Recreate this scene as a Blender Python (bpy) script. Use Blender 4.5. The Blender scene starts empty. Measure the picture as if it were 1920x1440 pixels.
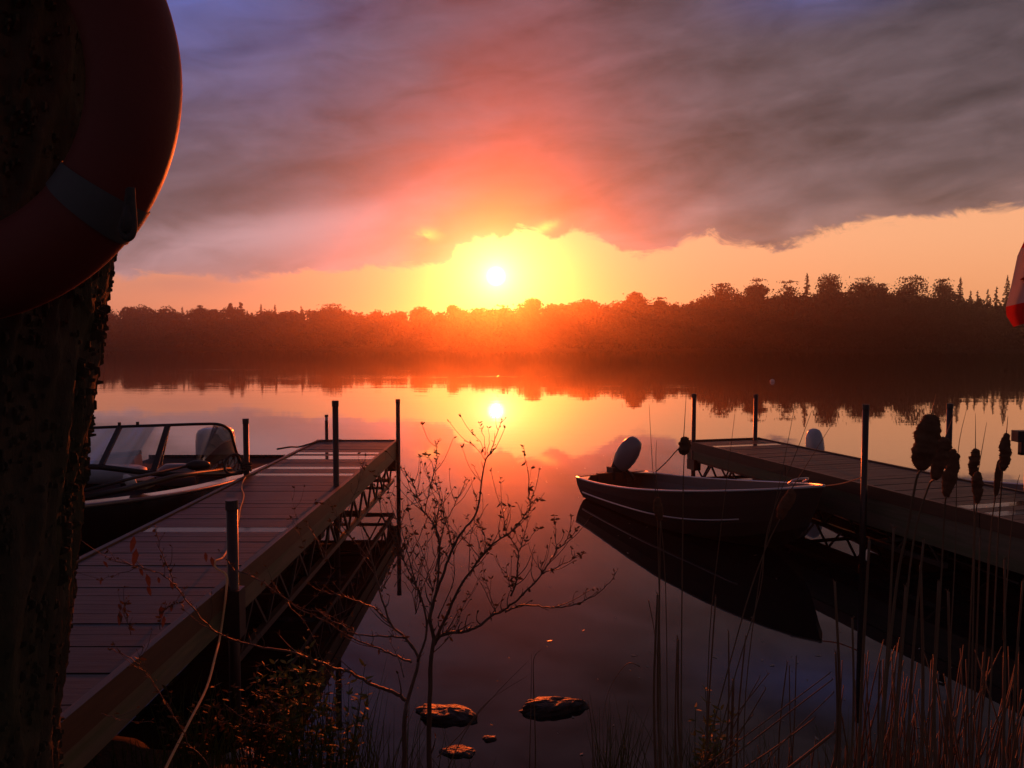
import bpy, math, random
import numpy as np
from mathutils import Vector, Matrix, noise as mnoise

random.seed(7)
RNG = np.random.default_rng(11)
PI = math.pi
scene = bpy.context.scene
COL = scene.collection

# ------------------------------------------------------------------ camera
CAM_H = 2.2
FPX = 1450.0                                   # focal length in pixels of the 1920 px wide photograph
TILT = math.atan(75 / FPX)
cam_data = bpy.data.cameras.new('camera')
cam_data.sensor_width = 36.0
cam_data.lens = 36.0 * FPX / 1920
cam_data.clip_start = 0.05
cam_data.clip_end = 4000
cam = bpy.data.objects.new('camera', cam_data)
COL.objects.link(cam)
cam.location = (0, 0, CAM_H)
cam.rotation_euler = (PI / 2 - TILT, 0, 0)
scene.camera = cam

# ------------------------------------------------------------------ sun, world, exposure
SUN_AZ, SUN_EL = math.radians(-1.18), math.radians(4.97)
SUN_DIR = Vector((math.sin(SUN_AZ) * math.cos(SUN_EL), math.cos(SUN_AZ) * math.cos(SUN_EL), math.sin(SUN_EL)))
sun_data = bpy.data.lights.new('sun', 'SUN')
sun_data.energy = 2.4
sun_data.angle = math.radians(0.6)
sun_data.color = (1.0, 0.115, 0.014)
sun = bpy.data.objects.new('sun', sun_data)
COL.objects.link(sun)
sun.rotation_mode = 'QUATERNION'
sun.rotation_quaternion = (-SUN_DIR).to_track_quat('-Z', 'Y')

scene.view_settings.view_transform = 'Standard'
scene.view_settings.look = 'None'
scene.view_settings.exposure = 0.1
scene.view_settings.gamma = 1.0
scene.view_settings.use_curve_mapping = False
scene.render.engine = 'CYCLES'
scene.cycles.use_denoising = True
scene.cycles.max_bounces = 8
scene.cycles.volume_bounces = 0
scene.cycles.sample_clamp_indirect = 6.0
scene.cycles.caustics_reflective = False
scene.cycles.caustics_refractive = False

GLARE_HAZE_DENSITY = 0.0007
GLARE_HAZE_G = 0.91


class NT:
    """small helper that writes math node chains"""
    def __init__(self, tree):
        self.t = tree
        self.n = tree.nodes
        self.l = tree.links

    def node(self, typ, **kw):
        nd = self.n.new(typ)
        for k, v in kw.items():
            setattr(nd, k, v)
        return nd

    def put(self, sock, v):
        if isinstance(v, bpy.types.NodeSocket):
            self.l.new(v, sock)
        elif v is not None:
            sock.default_value = v

    def m(self, op, a, b=None, c=None, clamp=False):
        nd = self.node('ShaderNodeMath', operation=op)
        nd.use_clamp = clamp
        self.put(nd.inputs[0], a)
        if b is not None:
            self.put(nd.inputs[1], b)
        if c is not None:
            self.put(nd.inputs[2], c)
        return nd.outputs[0]

    def vm(self, op, a, b=None, scale=None):
        nd = self.node('ShaderNodeVectorMath', operation=op)
        self.put(nd.inputs[0], a)
        if b is not None:
            self.put(nd.inputs[1], b)
        if scale is not None:
            self.put(nd.inputs['Scale'], scale)
        return nd.outputs['Value'] if op in ('DOT_PRODUCT', 'LENGTH') else nd.outputs[0]

    def mix(self, f, a, b, blend='MIX'):
        nd = self.node('ShaderNodeMix', data_type='RGBA', blend_type=blend)
        nd.clamp_factor = True
        self.put(nd.inputs[0], f)
        self.put(nd.inputs[6], a)
        self.put(nd.inputs[7], b)
        return nd.outputs[2]

    def col(self, c):
        nd = self.node('ShaderNodeRGB')
        nd.outputs[0].default_value = (*c[:3], 1)
        return nd.outputs[0]

    def scale(self, c, f):
        return self.vm('SCALE', c, scale=f)

    def add(self, a, b):
        return self.vm('ADD', a, b)

    def ss(self, x, a, b):
        """smoothstep from a to b"""
        nd = self.node('ShaderNodeMapRange', interpolation_type='SMOOTHSTEP')
        self.put(nd.inputs[0], x)
        nd.inputs[1].default_value = a
        nd.inputs[2].default_value = b
        nd.inputs[3].default_value = 0
        nd.inputs[4].default_value = 1
        return nd.outputs[0]

    def noise(self, vec, scale, detail=4, rough=0.5, dist=0.0):
        nd = self.node('ShaderNodeTexNoise')
        self.put(nd.inputs['Vector'], vec)
        nd.inputs['Scale'].default_value = scale
        nd.inputs['Detail'].default_value = detail
        nd.inputs['Roughness'].default_value = rough
        nd.inputs['Distortion'].default_value = dist
        return nd.outputs['Fac']

    def xyz(self, x, y, z=0.0):
        nd = self.node('ShaderNodeCombineXYZ')
        self.put(nd.inputs[0], x); self.put(nd.inputs[1], y); self.put(nd.inputs[2], z)
        return nd.outputs[0]

    def gauss(self, x, y, cx, cy, sx, sy):
        a = self.m('DIVIDE', self.m('SUBTRACT', x, cx), sx)
        b = self.m('DIVIDE', self.m('SUBTRACT', y, cy), sy)
        r = self.m('ADD', self.m('MULTIPLY', a, a), self.m('MULTIPLY', b, b))
        return self.m('EXPONENT', self.m('MULTIPLY', r, -1.0))


def lin(r, g, b):
    f = lambda v: (v / 255 / 12.92) if v / 255 <= 0.04045 else ((v / 255 + 0.055) / 1.055) ** 2.4
    return (f(r), f(g), f(b))


def build_world():
    world = bpy.data.worlds.new('World')
    scene.world = world
    world.use_nodes = True
    t = NT(world.node_tree)
    world.node_tree.nodes.clear()
    tc = t.node('ShaderNodeTexCoord')
    sep = t.node('ShaderNodeSeparateXYZ')
    nrm = t.vm('NORMALIZE', tc.outputs['Generated'])
    t.l.new(nrm, sep.inputs[0])
    x, y, z = sep.outputs
    deg = 180 / PI
    az = t.m('MULTIPLY', t.m('ARCTAN2', x, y), deg)
    el = t.m('MULTIPLY', t.m('ARCSINE', t.m('ABSOLUTE', z)), deg)
    cosang = t.vm('DOT_PRODUCT', nrm, tuple(SUN_DIR))
    ang = t.m('MULTIPLY', t.m('ARCCOSINE', t.m('MINIMUM', cosang, 0.9999999)), deg)
    dim = t.m('SUBTRACT', 1.0, t.m('MULTIPLY', t.ss(t.m('ABSOLUTE', az), 38, 130), 0.55))
    dimz = t.m('SUBTRACT', 1.0, t.m('MULTIPLY', t.ss(el, 20, 60), 0.25))
    # --- low clear band of sky at the horizon
    side = t.ss(az, -30, 34)
    low = t.mix(side, t.col(lin(216, 136, 108)), t.col(lin(243, 163, 112)))
    top = t.mix(side, t.col(lin(230, 158, 122)), t.col(lin(246, 172, 124)))
    clear = t.mix(t.ss(el, 3.0, 8.0), low, top)
    away = t.ss(t.m('ABSOLUTE', az), 45, 120)
    clear = t.mix(away, clear, t.col(lin(120, 105, 130)))
    gx = t.m('MULTIPLY', t.m('ADD', az, 0.6), 0.74)
    gz = t.m('SUBTRACT', el, 4.97)
    gell = t.m('SQRT', t.m('ADD', t.m('MULTIPLY', gx, gx), t.m('MULTIPLY', gz, gz)))
    g1 = t.m('EXPONENT', t.m('MULTIPLY', t.m('POWER', t.m('DIVIDE', gell, 4.9), 1.8), -1.0))
    g2 = t.m('EXPONENT', t.m('MULTIPLY', t.m('POWER', t.m('DIVIDE', gell, 2.5), 1.8), -1.0))
    g3 = t.m('EXPONENT', t.m('MULTIPLY', t.m('POWER', t.m('DIVIDE', ang, 0.8), 1.5), -1.0))
    clear = t.add(clear, t.scale(t.col((0.25, 0.36, 0.015)), g1))
    clear = t.add(clear, t.scale(t.col((1.2, 0.75, 0.10)), g2))
    # --- cloud deck: its lower edge follows the photograph's
    curve = t.node('ShaderNodeFloatCurve')
    pts = [(-60, 5.4), (-27, 4.5), (-15, 4.9), (-10, 5.4), (-6, 5.6), (-4, 6.7), (-1, 7.7), (1.6, 8.3), (3.2, 7.7),
           (5.5, 7.9), (9.4, 6.4), (11.5, 6.8), (14, 7.9), (15, 7.1), (18, 6.7), (21, 7.0), (24, 7.8), (27, 8.0), (33, 8.3), (60, 8.6)]
    cm = curve.mapping
    c0 = cm.curves[0]
    X = lambda a: (a + 60) / 120
    c0.points[0].location = (X(pts[0][0]), pts[0][1] / 12)
    c0.points[1].location = (X(pts[-1][0]), pts[-1][1] / 12)
    for a, e in pts[1:-1]:
        c0.points.new(X(a), e / 12)
    cm.update()
    t.put(curve.inputs['Value'], t.m('DIVIDE', t.m('ADD', az, 60), 120, clamp=True))
    edge = t.m('MULTIPLY', curve.outputs[0], 12)
    sv = t.xyz(t.m('MULTIPLY', az, 0.75), t.m('ADD', t.m('MULTIPLY', el, 1.5), t.m('MULTIPLY', az, 0.05)), 1.7)
    nb = t.noise(sv, 0.42, 9, 0.66, 0.5)
    nbig = t.m('MULTIPLY', t.m('SUBTRACT', nb, 0.5), 3.0)
    above = t.m('ADD', t.m('SUBTRACT', el, edge), nbig)
    mask = t.ss(above, -0.22, 0.45)
    soft = t.ss(above, -0.2, 3.0)
    wide = t.xyz(t.m('MULTIPLY', az, 0.16), t.m('SUBTRACT', t.m('MULTIPLY', el, 0.5), t.m('MULTIPLY', az, 0.05)), 5.0)
    n1 = t.noise(wide, 0.55, 5, 0.5, 0.5)
    n2 = t.noise(t.xyz(t.m('MULTIPLY', az, 0.17), t.m('SUBTRACT', t.m('MULTIPLY', el, 0.52), t.m('MULTIPLY', az, 0.045)), 9.0), 1.0, 8, 0.54, 0.7)
    right = t.ss(az, -12, 22)
    light = t.mix(right, t.col(lin(150, 122, 132)), t.col(lin(146, 114, 112)))
    mid = t.mix(right, t.col(lin(106, 88, 98)), t.col(lin(104, 85, 88)))
    dark = t.mix(right, t.col(lin(84, 72, 88)), t.col(lin(80, 68, 76)))
    cloud = t.mix(soft, light, mid)
    cloud = t.mix(t.m('MULTIPLY', t.ss(el, 9, 23), 0.85), cloud, dark)
    nn = t.m('ADD', t.m('MULTIPLY', t.m('SUBTRACT', n1, 0.5), 1.7), t.m('ADD', t.m('MULTIPLY', t.m('SUBTRACT', n2, 0.5), 1.1), t.m('MULTIPLY', t.m('SUBTRACT', nb, 0.5), 0.55)))
    cloud = t.scale(cloud, t.m('MAXIMUM', t.m('ADD', 0.86, nn), 0.32))
    # pale bank under the darker deck, left of the sun
    pale = t.gauss(t.m('ADD', az, t.m('MULTIPLY', t.m('SUBTRACT', n2, 0.5), 14)), t.m('SUBTRACT', el, t.m('MULTIPLY', az, 0.16)), -16, 10.4, 9.5, 1.9)
    pale = t.m('MULTIPLY', pale, t.m('SUBTRACT', 1.0, t.ss(t.m('SUBTRACT', el, t.m('MULTIPLY', az, 0.16)), 11.3, 13.0)))
    cloud = t.mix(t.m('MULTIPLY', pale, 0.85), cloud, t.col(lin(176, 146, 156)))
    under = t.gauss(az, t.m('SUBTRACT', el, t.m('MULTIPLY', az, 0.16)), -20, 14.6, 16, 1.9)
    cloud = t.scale(cloud, t.m('SUBTRACT', 1.0, t.m('MULTIPLY', under, 0.28)))
    # blue openings, two in view and more of the same kind overhead
    n3 = t.noise(t.xyz(t.m('MULTIPLY', az, 0.10), t.m('MULTIPLY', el, 0.16), 3.0), 1.0, 4, 0.5, 0.3)
    b1 = t.gauss(az, el, -25, 25, 11, 7.5)
    b2 = t.gauss(az, el, 21.5, 22.6, 6, 1.7)
    b3 = t.m('MULTIPLY', t.ss(n3, 0.5, 0.72), t.ss(el, 28, 45))
    blue = t.m('ADD', t.m('MULTIPLY', b1, 0.95), t.m('ADD', t.m('MULTIPLY', b2, 0.42), t.m('MULTIPLY', b3, 0.6)))
    blue = t.m('MULTIPLY', blue, t.m('ADD', 0.35, t.m('MULTIPLY', n2, 1.2)))
    cloud = t.mix(blue, cloud, t.col(lin(86, 98, 172)))
    # cloud lit red around the sun
    dz = t.m('MULTIPLY', t.m('SUBTRACT', el, 4.97), 0.40)
    dx = t.m('MULTIPLY', t.m('SUBTRACT', az, t.m('MULTIPLY', t.m('SUBTRACT', n1, 0.5), 9)), 0.92)
    ell = t.m('SQRT', t.m('ADD', t.m('MULTIPLY', dx, dx), t.m('MULTIPLY', dz, dz)))
    r1 = t.m('EXPONENT', t.m('MULTIPLY', t.m('POWER', t.m('DIVIDE', ell, 4.1), 1.2), -1.0))
    r2 = t.m('EXPONENT', t.m('MULTIPLY', t.m('POWER', t.m('DIVIDE', ang, 4.4), 2.0), -1.0))
    mott = t.m('ADD', 0.70, t.m('MULTIPLY', n2, 0.5))
    cloud = t.mix(t.m('MULTIPLY', r1, mott, clamp=True), cloud, t.col((0.92, 0.095, 0.042)))
    cloud = t.add(cloud, t.scale(t.col((0.26, 0.07, 0.01)), r2))
    # small lit tears in the deck
    h1 = t.gauss(t.m('ADD', az, t.m('MULTIPLY', nbig, 0.5)), el, -6.2, 7.9, 0.9, 0.42)
    h2 = t.gauss(t.m('ADD', az, t.m('MULTIPLY', t.m('SUBTRACT', el, 8.3), -1.3)), el, 2.2, 8.5, 0.7, 0.5)
    tear = t.m('MULTIPLY', t.m('ADD', h1, h2), t.ss(nb, 0.36, 0.6))
    cloud = t.mix(tear, cloud, t.col((1.1, 0.62, 0.17)))
    skyc = t.mix(mask, clear, cloud)
    rim = t.m('MULTIPLY', t.m('MULTIPLY', mask, t.m('SUBTRACT', 1.0, mask)), 1.6)
    skyc = t.add(skyc, t.scale(t.col((0.9, 0.42, 0.12)), t.m('MULTIPLY', rim, t.m('ADD', r1, 0.04))))
    # thin smoky wisp left, below the deck
    w = t.gauss(t.m('ADD', az, t.m('MULTIPLY', nbig, 1.4)), el, -22.3, 4.1, 4.2, 0.75)
    skyc = t.mix(t.m('MULTIPLY', w, 0.6), skyc, t.col(lin(178, 118, 110)))
    skyc = t.scale(t.scale(skyc, dim), dimz)
    # the sun itself
    g4 = t.m('EXPONENT', t.m('MULTIPLY', t.m('POWER', t.m('DIVIDE', ang, 1.9), 1.5), -1.0))
    skyc = t.add(skyc, t.scale(t.col((1.0, 0.9, 0.55)), t.m('ADD', t.m('MULTIPLY', g4, 0.6), g3)))
    disc = t.m('SUBTRACT', 1.0, t.ss(ang, 0.05, 0.8))
    skyc = t.add(skyc, t.scale(t.col((5.0, 4.2, 2.8)), disc))
    bg = t.node('ShaderNodeBackground')
    t.l.new(skyc, bg.inputs[0])
    bg.inputs[1].default_value = 1.0
    sky = t.node('ShaderNodeTexSky', sky_type='NISHITA')
    sky.sun_disc = False
    sky.sun_elevation = SUN_EL
    sky.sun_rotation = SUN_AZ
    sky.altitude = 300
    bg2 = t.node('ShaderNodeBackground')
    t.l.new(sky.outputs[0], bg2.inputs[0])
    bg2.inputs[1].default_value = 0.006
    ad = t.node('ShaderNodeAddShader')
    t.l.new(bg.outputs[0], ad.inputs[0]); t.l.new(bg2.outputs[0], ad.inputs[1])
    out = t.node('ShaderNodeOutputWorld')
    t.l.new(ad.outputs[0], out.inputs['Surface'])
    world.cycles.sampling_method = 'MANUAL'
    world.cycles.sample_map_resolution = 1024


build_world()


# ------------------------------------------------------------------ pixel helpers (photograph pixels -> places)
def P(px, py, D):
    u, v = (px - 960) / FPX, (720 - py) / FPX
    c, s = math.cos(TILT), math.sin(TILT)
    dx, dy, dz = u, c + v * s, -s + v * c
    k = D / dy
    return Vector((dx * k, D, CAM_H + dz * k))


def PZ(px, py, z):
    u, v = (px - 960) / FPX, (720 - py) / FPX
    c, s = math.cos(TILT), math.sin(TILT)
    dx, dy, dz = u, c + v * s, -s + v * c
    k = (z - CAM_H) / dz
    return Vector((dx * k, dy * k, z))


# ------------------------------------------------------------------ materials
def material(name, base, rough=0.6, spec=0.5, metal=0.0, var=0.25, nscale=8.0, stretch=(1, 1, 1), bump=0.0,
             bscale=None, translucent=0.0, coat=0.0, tint=None, rvar=0.0, per_object=0.0):
    m = bpy.data.materials.new(name)
    m.use_nodes = True
    t = NT(m.node_tree)
    b = m.node_tree.nodes['Principled BSDF']
    tc = t.node('ShaderNodeTexCoord')
    mp = t.node('ShaderNodeMapping')
    mp.inputs['Scale'].default_value = stretch
    t.l.new(tc.outputs['Object'], mp.inputs[0])
    n = t.noise(mp.outputs[0], nscale, 5, 0.6, 0.2)
    k = t.m('ADD', 1.0 - var, t.m('MULTIPLY', n, 2 * var))
    if per_object:
        oi = t.node('ShaderNodeObjectInfo')
        k = t.m('MULTIPLY', k, t.m('ADD', 1 - per_object, t.m('MULTIPLY', oi.outputs['Random'], 2 * per_object)))
    c = t.col(base)
    if tint:
        n0 = t.noise(mp.outputs[0], nscale * 0.35, 4, 0.6)
        c = t.mix(t.ss(n0, 0.42, 0.62), c, t.col(tint))
    t.l.new(t.scale(c, k), b.inputs['Base Color'])
    r = rough
    if rvar:
        r = t.m('ADD', rough - rvar, t.m('MULTIPLY', t.noise(mp.outputs[0], nscale * 0.6, 3, 0.5), 2 * rvar), clamp=True)
    t.put(b.inputs['Roughness'], r)
    b.inputs['Specular IOR Level'].default_value = spec
    b.inputs['Metallic'].default_value = metal
    b.inputs['Coat Weight'].default_value = coat
    if bump:
        bn = t.node('ShaderNodeBump')
        bn.inputs['Strength'].default_value = 1.0
        bn.inputs['Distance'].default_value = bump
        t.l.new(t.noise(mp.outputs[0], bscale or nscale, 6, 0.65), bn.inputs['Height'])
        t.l.new(bn.outputs[0], b.inputs['Normal'])
    if translucent:
        tr = t.node('ShaderNodeBsdfTranslucent')
        t.l.new(t.scale(c, k), tr.inputs[0])
        mx = t.node('ShaderNodeMixShader')
        mx.inputs[0].default_value = translucent
        out = m.node_tree.nodes['Material Output']
        t.l.new(b.outputs[0], mx.inputs[1]); t.l.new(tr.outputs[0], mx.inputs[2])
        t.l.new(mx.outputs[0], out.inputs['Surface'])
    return m


M = {}
M['bark'] = material('bark', (0.085, 0.065, 0.042), 0.9, 0.25, var=0.6, nscale=22, stretch=(1, 1, 0.35), bump=0.012, bscale=40, tint=(0.07, 0.065, 0.035))
M['plank'] = material('deck_plank_wood', (0.052, 0.043, 0.033), 0.5, 0.26, var=0.45, nscale=9, stretch=(0.6, 9, 3), bump=0.0012, bscale=22, rvar=0.14, tint=(0.033, 0.024, 0.02), per_object=0.42)
M['plank_wet'] = material('wet_plank_wood', (0.07, 0.05, 0.04), 0.10, 0.9, var=0.3, nscale=9, stretch=(0.6, 9, 3), per_object=0.2, rvar=0.05)
M['rim'] = material('rim_board_wood', (0.12, 0.06, 0.034), 0.5, 0.4, var=0.4, nscale=6, stretch=(6, 0.5, 6), bump=0.001, bscale=20)
M['fascia'] = material('fascia_board_wood', (0.19, 0.15, 0.10), 0.55, 0.4, var=0.3, nscale=5, stretch=(6, 0.5, 6), bump=0.001, bscale=20, tint=(0.13, 0.13, 0.07))
M['steel'] = material('galvanised_steel', (0.09, 0.065, 0.055), 0.45, 0.5, 0.6, var=0.3, nscale=30)
M['post'] = material('post_pipe', (0.08, 0.055, 0.05), 0.36, 0.5, 0.55, var=0.3, nscale=24, stretch=(1, 1, 0.3))
M['cap'] = material('post_cap', (0.05, 0.045, 0.045), 0.5)
M['hull'] = material('painted_aluminium', (0.085, 0.06, 0.05), 0.5, 0.4, var=0.2, nscale=3, bump=0.0008, bscale=7)
M['hull_in'] = material('hull_interior', (0.20, 0.17, 0.165), 0.55, 0.4, 0.3, var=0.2, nscale=6)
M['alu'] = material('bare_aluminium', (0.62, 0.55, 0.52), 0.30, 0.5, 0.85, var=0.15, nscale=14)
M['cowl'] = material('motor_cowl_grey', (0.26, 0.23, 0.26), 0.28, 0.6, var=0.1, nscale=5, coat=0.4)
M['cowl_white'] = material('motor_cowl_pale', (0.55, 0.52, 0.56), 0.25, 0.6, var=0.08, nscale=5, coat=0.4)
M['motor_dark'] = material('motor_leg_black', (0.035, 0.03, 0.03), 0.45)
M['black'] = material('black_plastic', (0.022, 0.02, 0.02), 0.4)
M['darkgel'] = material('dark_gelcoat', (0.028, 0.022, 0.024), 0.22, 0.6, var=0.2, nscale=4, coat=0.5)
M['gel_rim'] = material('rub_rail', (0.20, 0.17, 0.17), 0.3, 0.5, 0.4, var=0.2, nscale=12)
M['seat'] = material('grey_vinyl', (0.42, 0.42, 0.47), 0.5, 0.4, var=0.12, nscale=10)
M['carpet'] = material('boat_carpet', (0.03, 0.026, 0.03), 0.95, 0.1, var=0.3, nscale=60)
M['white'] = material('white_plastic', (0.7, 0.66, 0.64), 0.4)
M['box_olive'] = material('tackle_tray', (0.20, 0.17, 0.09), 0.6)
M['orange_lit_box'] = material('orange_lit_panel', (0.75, 0.16, 0.08), 0.4, var=0.25, nscale=14)  # orange sunlight on the box put into its base colour
M['rope_dark'] = material('dark_rope', (0.06, 0.05, 0.045), 0.8, var=0.4, nscale=120)
M['rope_light'] = material('yellow_rope', (0.9, 0.6, 0.3), 0.7, var=0.35, nscale=160, translucent=0.35)
M['ring'] = material('ring_orange', (0.17, 0.026, 0.018), 0.55, 0.35, var=0.2, nscale=10, bump=0.0008, bscale=60)
M['band'] = material('reflective_tape', (0.085, 0.088, 0.09), 0.55, 0.5, var=0.2, nscale=30)
M['stem'] = material('twig_bark', (0.11, 0.06, 0.04), 0.5, 0.5, var=0.4, nscale=60)
M['bud'] = material('dry_bud', (0.12, 0.06, 0.035), 0.7, var=0.4, nscale=60, translucent=0.3)
M['leaf'] = material('young_leaf', (0.085, 0.055, 0.018), 0.6, 0.25, var=0.4, nscale=30, translucent=0.35)
M['leaf_green'] = material('weed_leaf', (0.09, 0.13, 0.03), 0.6, 0.25, var=0.4, nscale=20, translucent=0.35)
M['grass'] = material('grass_blade', (0.12, 0.17, 0.035), 0.5, 0.4, var=0.4, nscale=10, translucent=0.4)
M['reed'] = material('dry_reed', (0.20, 0.14, 0.085), 0.55, 0.4, var=0.4, nscale=16, stretch=(1, 1, 0.1), translucent=0.2)
M['cattail'] = material('cattail_fluff', (0.20, 0.12, 0.07), 0.95, 0.1, var=0.5, nscale=50, translucent=0.35)
M['rock'] = material('shore_rock', (0.02, 0.014, 0.012), 0.55, 0.4, var=0.5, nscale=9, bump=0.02, bscale=14, rvar=0.2)
M['pale_rock'] = material('pale_stone', (0.30, 0.27, 0.24), 0.6, var=0.3, nscale=9, bump=0.01, bscale=14)
M['soil'] = material('bank_soil', (0.035, 0.026, 0.018), 0.9, 0.2, var=0.5, nscale=5, bump=0.03, bscale=12)
M['far_soil'] = material('far_ground', (0.04, 0.035, 0.02), 0.95, 0.1, var=0.3, nscale=0.2)
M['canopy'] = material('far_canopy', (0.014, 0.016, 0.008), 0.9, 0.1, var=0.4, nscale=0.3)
M['trunk'] = material('far_trunk', (0.05, 0.035, 0.025), 0.9, 0.1)
M['flag_red'] = material('flag_red_cloth', (0.55, 0.035, 0.03), 0.8, 0.2, var=0.12, nscale=14, translucent=0.45)
M['flag_white'] = material('flag_white_cloth', (0.55, 0.50, 0.50), 0.8, 0.2, var=0.08, nscale=14, translucent=0.35)
M['lily'] = material('floating_leaf', (0.25, 0.2, 0.14), 0.3, 0.5)


def glass_material():
    m = bpy.data.materials.new('windscreen_acrylic')
    m.use_nodes = True
    t = NT(m.node_tree)
    m.node_tree.nodes.clear()
    tr = t.node('ShaderNodeBsdfTransparent')
    tr.inputs[0].default_value = (0.96, 0.95, 0.96, 1)
    gl = t.node('ShaderNodeBsdfGlossy')
    gl.inputs['Roughness'].default_value = 0.05
    fr = t.node('ShaderNodeFresnel')
    fr.inputs[0].default_value = 1.45
    mx = t.node('ShaderNodeMixShader')
    t.l.new(t.m('MULTIPLY', fr.outputs[0], 0.8), mx.inputs[0])
    t.l.new(tr.outputs[0], mx.inputs[1]); t.l.new(gl.outputs[0], mx.inputs[2])
    out = t.node('ShaderNodeOutputMaterial')
    t.l.new(mx.outputs[0], out.inputs[0])
    return m


M['glass'] = glass_material()


def drop_material(name, base):
    """glossy shell beaded with rain drops"""
    m = material(name, base, 0.3, 0.6, coat=0.3)
    t = NT(m.node_tree)
    b = m.node_tree.nodes['Principled BSDF']
    tc = t.node('ShaderNodeTexCoord')
    vo = t.node('ShaderNodeTexVoronoi')
    vo.inputs['Scale'].default_value = 75
    t.l.new(tc.outputs['Object'], vo.inputs[0])
    h = t.m('SUBTRACT', 1.0, t.ss(vo.outputs['Distance'], 0.0, 0.42))
    bn = t.node('ShaderNodeBump')
    bn.inputs['Distance'].default_value = 0.006
    t.l.new(h, bn.inputs['Height'])
    t.l.new(bn.outputs[0], b.inputs['Normal'])
    b.inputs['Roughness'].default_value = 0.16
    return m


M['cowl_wet'] = drop_material('wet_motor_cowl', (0.80, 0.72, 0.74))


def water_material():
    m = bpy.data.materials.new('lake_water')
    m.use_nodes = True
    t = NT(m.node_tree)
    m.node_tree.nodes.clear()
    geo = t.node('ShaderNodeNewGeometry')
    sep = t.node('ShaderNodeSeparateXYZ')
    t.l.new(geo.outputs['Position'], sep.inputs[0])
    x, y, z = sep.outputs
    # long low swell, crests lie across the view; finer ripples come in drifting patches
    big = t.noise(t.xyz(t.m('MULTIPLY', x, 0.10), t.m('MULTIPLY', y, 0.32), 0), 1.0, 3, 0.5, 0.6)
    med = t.noise(t.xyz(t.m('MULTIPLY', x, 0.35), t.m('MULTIPLY', y, 1.3), 3), 1.0, 3, 0.55, 0.5)
    fine = t.noise(t.xyz(t.m('MULTIPLY', x, 2.2), t.m('MULTIPLY', y, 6.0), 6), 1.0, 2, 0.5, 0.3)
    patch = t.ss(t.noise(t.xyz(t.m('MULTIPLY', x, 0.03), t.m('MULTIPLY', y, 0.09), 8), 1.0, 4, 0.6, 0.8), 0.46, 0.66)
    far = t.m('MULTIPLY', t.ss(y, 12, 50), t.m('SUBTRACT', 1.0, t.m('MULTIPLY', t.ss(y, 110, 210), 0.9)))
    # a breeze-ruffled streak out on the left
    st = t.gauss(x, y, -25, 66, 4.0, 1.0)
    h = t.m('MULTIPLY', big, 0.0032)
    h = t.m('ADD', h, t.m('MULTIPLY', t.m('MULTIPLY', med, 0.0027), t.m('ADD', t.m('ADD', 0.05, t.m('MULTIPLY', far, 0.9)), t.m('MULTIPLY', t.m('MULTIPLY', patch, far), 2.2))))
    h = t.m('ADD', h, t.m('MULTIPLY', t.m('MULTIPLY', fine, 0.0007), t.m('ADD', 0.15, t.m('ADD', t.m('MULTIPLY', patch, far), t.m('MULTIPLY', st, 9)))))
    bn = t.node('ShaderNodeBump')
    bn.inputs['Strength'].default_value = 1.0
    bn.inputs['Distance'].default_value = 1.0
    t.l.new(h, bn.inputs['Height'])
    gl = t.node('ShaderNodeBsdfGlossy')
    gl.inputs['Roughness'].default_value = 0.012
    gl.inputs['Color'].default_value = (0.97, 0.93, 0.93, 1)
    t.l.new(bn.outputs[0], gl.inputs['Normal'])
    df = t.node('ShaderNodeBsdfDiffuse')
    df.inputs[0].default_value = (0.012, 0.010, 0.010, 1)
    fr = t.node('ShaderNodeFresnel')
    fr.inputs[0].default_value = 1.45
    t.l.new(bn.outputs[0], fr.inputs['Normal'])
    mx = t.node('ShaderNodeMixShader')
    t.l.new(fr.outputs[0], mx.inputs[0])
    t.l.new(df.outputs[0], mx.inputs[1]); t.l.new(gl.outputs[0], mx.inputs[2])
    out = t.node('ShaderNodeOutputMaterial')
    t.l.new(mx.outputs[0], out.inputs[0])
    return m


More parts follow.
